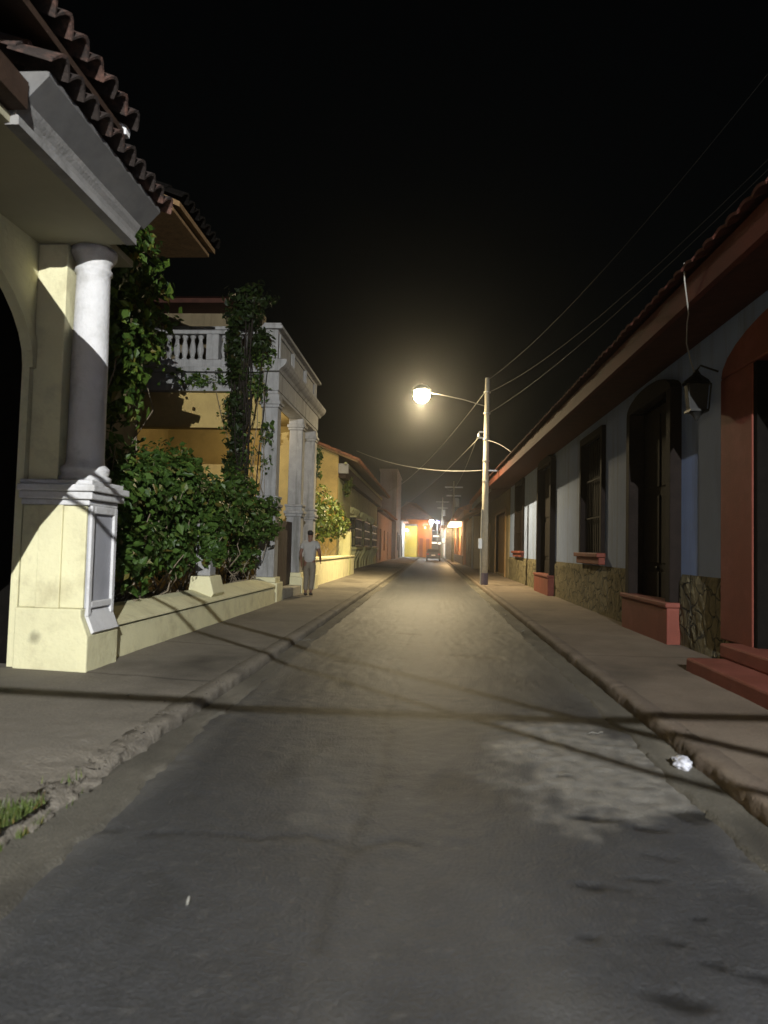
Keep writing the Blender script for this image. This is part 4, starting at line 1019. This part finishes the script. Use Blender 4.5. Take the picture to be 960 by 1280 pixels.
J = {'pel': (q(0, 0, .93), (.14, .11)), 'wai': (q(0, -.01, 1.08), (.13, .10)), 'che': (q(0, .02, 1.30), (.15, .11)), 'nec': (q(0, .03, 1.48), .055), 'hea0': (q(0, .045, 1.56), .07), 'hea1': (q(0, .05, 1.65), (.085, .10)), 'hea2': (q(0, .045, 1.73), .055),
     'shL': (q(-.17, .02, 1.41), .062), 'elL': (q(-.24, -.06, 1.13), .043), 'wrL': (q(-.23, .04, .90), .03), 'haL': (q(-.23, .07, .82), (.022, .04)),
     'shR': (q(.17, .02, 1.41), .062), 'elR': (q(.27, -.04, 1.15), .043), 'wrR': (q(.27, .14, .98), .03), 'haR': (q(.26, .20, .93), (.022, .04)),
     'hiL': (q(-.09, 0, .88), .095), 'knL': (q(-.09, .10, .49), .06), 'anL': (q(-.09, -.02, .09), .038), 'toL': (q(-.09, .13, .035), .03),
     'hiR': (q(.09, 0, .88), .095), 'knR': (q(.09, -.03, .48), .06), 'anR': (q(.09, -.26, .13), .038), 'toR': (q(.09, -.14, .035), .03)}
E_ = [('pel', 'wai'), ('wai', 'che'), ('che', 'nec'), ('nec', 'hea0'), ('hea0', 'hea1'), ('hea1', 'hea2'), ('che', 'shL'), ('shL', 'elL'), ('elL', 'wrL'), ('wrL', 'haL'), ('che', 'shR'), ('shR', 'elR'), ('elR', 'wrR'), ('wrR', 'haR'),
      ('pel', 'hiL'), ('hiL', 'knL'), ('knL', 'anL'), ('anL', 'toL'), ('pel', 'hiR'), ('hiR', 'knR'), ('knR', 'anR'), ('anR', 'toR')]
for s_, hx in (('L', -.23), ('R', .26)):
    hp_ = J['ha' + s_][0]
    for i, (dx, dy, ln) in enumerate([(.0, .030, .075), (.0, .010, .085), (.0, -.010, .08), (.0, -.030, .062)]):
        a_ = 'f%s%da' % (s_, i); b_ = 'f%s%db' % (s_, i)
        J[a_] = ((hp_[0], hp_[1] + dy + .01, hp_[2] - ln * .55), .0095); J[b_] = ((hp_[0] + .015, hp_[1] + dy + .02, hp_[2] - ln), .0085)
        E_ += [('ha' + s_, a_), (a_, b_)]
    a_ = 't' + s_; J[a_] = ((hp_[0], hp_[1] + .055, hp_[2] - .015), .011); E_.append(('wr' + s_, a_))
skinned('body', J, E_, 'pel', MT['skin'], pe)
S = {'hem': (q(0, 0, .84), (.185, .145)), 'wai': (q(0, -.01, 1.05), (.17, .135)), 'che': (q(0, .02, 1.30), (.185, .14)), 'top': (q(0, .03, 1.45), (.085, .075)),
     'sL': (q(-.18, .02, 1.40), .085), 'mL': (q(-.225, -.03, 1.23), .075), 'sR': (q(.18, .02, 1.40), .085), 'mR': (q(.24, -.02, 1.24), .075)}
skinned('shirt', S, [('hem', 'wai'), ('wai', 'che'), ('che', 'top'), ('che', 'sL'), ('sL', 'mL'), ('che', 'sR'), ('sR', 'mR')], 'hem', MT['shirt'], pe)
T = {'pel': (q(0, 0, .96), (.155, .125)), 'cr': (q(0, 0, .87), (.14, .12)), 'hL': (q(-.09, .02, .80), .105), 'kL': (q(-.09, .10, .49), .082), 'aL': (q(-.09, 0, .12), .07),
     'hR': (q(.09, 0, .80), .105), 'kR': (q(.09, -.03, .48), .082), 'aR': (q(.09, -.24, .15), .07)}
skinned('trousers', T, [('pel', 'cr'), ('cr', 'hL'), ('hL', 'kL'), ('kL', 'aL'), ('cr', 'hR'), ('hR', 'kR'), ('kR', 'aR')], 'pel', MT['trousers'], pe)
Hh = {'a': (q(0, .0, 1.60), (.07, .06)), 'b': (q(0, .02, 1.69), (.097, .10)), 'c': (q(0, .035, 1.765), .06)}
skinned('hair', Hh, [('a', 'b'), ('b', 'c')], 'a', MT['hair'], pe)
for s_ in 'LR':
    a_ = J['an' + s_][0]; t_ = J['to' + s_][0]
    skinned('shoe', {'h': ((a_[0], a_[1] - .04, max(pz + .045, a_[2] - .06)), (.045, .045)), 'm': (((a_[0] + t_[0]) / 2, (a_[1] + t_[1]) / 2 + .02, (a_[2] + t_[2]) / 2 - .025), (.05, .04)), 't': ((t_[0], t_[1] + .04, t_[2]), (.045, .03))}, [('h', 'm'), ('m', 't')], 'h', MT['shoe'], pe)

# ------------------------------------------------------------------ parked car far down the street
cx_, cy_ = .18, 88.0
car = thing('parked_car', (cx_, cy_ + 2, .01), 'dark car far down the street seen from behind', 'car')
prof = [(0, .32), (-.02, .55), (.0, .95), (.25, 1.02), (.75, 1.44), (1.0, 1.49), (2.3, 1.47), (3.0, 1.05), (3.9, .92), (4.15, .75), (4.2, .35)]
def carmesh(sc, xw):
    return [(cy_ + p[0], p[1]) for p in prof]
bmv = MB(); n = len(prof)
rows = [(-.86, 1.0), (-.80, 1.0), (.80, 1.0), (.86, 1.0)]
for xo, _ in rows:
    for (yy, z) in prof:
        tuck = .16 * max(0, (z - .95) / .5); e = 1 if abs(xo) > .83 else 0
        xs_ = xo * (1 - tuck); bmv.v.append((cx_ + xs_, cy_ + yy + (.05 if e and yy < .1 else 0), z - (.02 if e else 0)))
for i in range(3):
    for k in range(n - 1):
        q_ = i * n + k; bmv.f.append((q_, q_ + 1, q_ + n + 1, q_ + n))
    bmv.f.append((i * n, i * n + n, i * n + 2 * n - 1, i * n + n - 1))
bmv.f.append(tuple(range(n))); bmv.f.append(tuple(range(4 * n - 1, 3 * n - 1, -1)))
bmv.build('body', MT['carpaint'], car, .03)
MB().add([(cx_ - .62, cy_ + .29, 1.08), (cx_ + .62, cy_ + .29, 1.08), (cx_ + .56, cy_ + .70, 1.42), (cx_ - .56, cy_ + .70, 1.42), (cx_ - .62, cy_ + .33, 1.05), (cx_ + .62, cy_ + .33, 1.05), (cx_ + .56, cy_ + .74, 1.39), (cx_ - .56, cy_ + .74, 1.39)], [(0, 1, 2, 3), (4, 7, 6, 5), (0, 4, 5, 1), (2, 6, 7, 3), (0, 3, 7, 4), (1, 5, 6, 2)]).build('rear_window', MT['glass'], car)
for sgn in (-1, 1): MB().box(cx_ + sgn * .83, cx_ + sgn * .55, cy_ - .035, cy_ + .02, .78, .92).build('tail_light', MT['tail'], car, .01)
MB().box(cx_ - .84, cx_ + .84, cy_ - .08, cy_ - .01, .36, .58).build('bumper', MT['carpaint'], car, .03)
MB().box(cx_ - .24, cx_ + .24, cy_ - .045, cy_ - .022, .66, .78).build('number_plate', MT['plate'], car)
for sgn in (-1, 1):
    for yy in (.75, 3.3):
        w = MB(); nn = 18
        xa, xb = cx_ + sgn * .70, cx_ + sgn * .875
        pts = [(cy_ + yy + .32 * math.cos(2 * math.pi * k / nn), .325 + .32 * math.sin(2 * math.pi * k / nn)) for k in range(nn)]
        wo = w.prism(pts, 'X', xa, xb).build('wheel', MT['rubber'], car, .02)
        MB().prism([(cy_ + yy + .2 * math.cos(2 * math.pi * k / nn), .325 + .2 * math.sin(2 * math.pi * k / nn)) for k in range(nn)], 'X', xb - sgn * .001, xb + sgn * .012).build('rim', MT['steel'], wo)

# ------------------------------------------------------------------ added scattering volume, stands in for the lamp's lens flare
hz = bpy.data.materials.new('flare_haze'); hz.use_nodes = True
nt = hz.node_tree; nt.nodes.remove(nt.nodes['Principled BSDF'])
pv = nt.nodes.new('ShaderNodeVolumePrincipled'); pv.inputs['Density'].default_value = .0017
pv.inputs['Color'].default_value = (.85, .86, .86, 1); pv.inputs['Anisotropy'].default_value = .92
nt.links.new(pv.outputs['Volume'], nt.nodes['Material Output'].inputs['Volume'])
MB().box(-62, 62, -42, 262, -1.6, 14).build('flare_volume', hz, None, kind='stuff')

# ------------------------------------------------------------------ world, camera, render settings
w = bpy.data.worlds.new('World'); scene.world = w; w.use_nodes = True
nt = w.node_tree; bg = nt.nodes['Background']
sky = nt.nodes.new('ShaderNodeTexSky'); sky.sky_type = 'NISHITA'; sky.sun_disc = False
sky.sun_elevation = R(1); sky.sun_rotation = R(180)
nt.links.new(sky.outputs['Color'], bg.inputs['Color']); bg.inputs['Strength'].default_value = .0012

cam = bpy.data.cameras.new('camera'); co = bpy.data.objects.new('camera', cam); COL.objects.link(co)
F, VX, VY, roll = 900., 540., 686., R(1.2)
d = Vector(((VX - 480) / F, (640 - VY) / F, -1)).normalized()
up = Vector((math.sin(roll), math.cos(roll), 0)); zc = (up - d * up.dot(d)).normalized(); xc = d.cross(zc)
Mw = Matrix((xc, d, zc))            # rows: world axes in camera space
co.matrix_world = Mw.to_4x4(); co.location = (0, 0, 1.5)
cam.sensor_fit = 'HORIZONTAL'; cam.sensor_width = 36; cam.lens = 36 * F / 960
cam.clip_start = .05; cam.clip_end = 1000
cam.dof.use_dof = True; cam.dof.focus_distance = 24; cam.dof.aperture_fstop = 2.6
scene.camera = co
scene.view_settings.view_transform = 'Standard'; scene.view_settings.look = 'None'
scene.view_settings.exposure = 0; scene.view_settings.gamma = 1
c = scene.cycles
c.use_denoising = True; c.max_bounces = 6; c.diffuse_bounces = 1; c.volume_bounces = 0; c.transparent_max_bounces = 8
c.sample_clamp_indirect = 4; c.sample_clamp_direct = 0
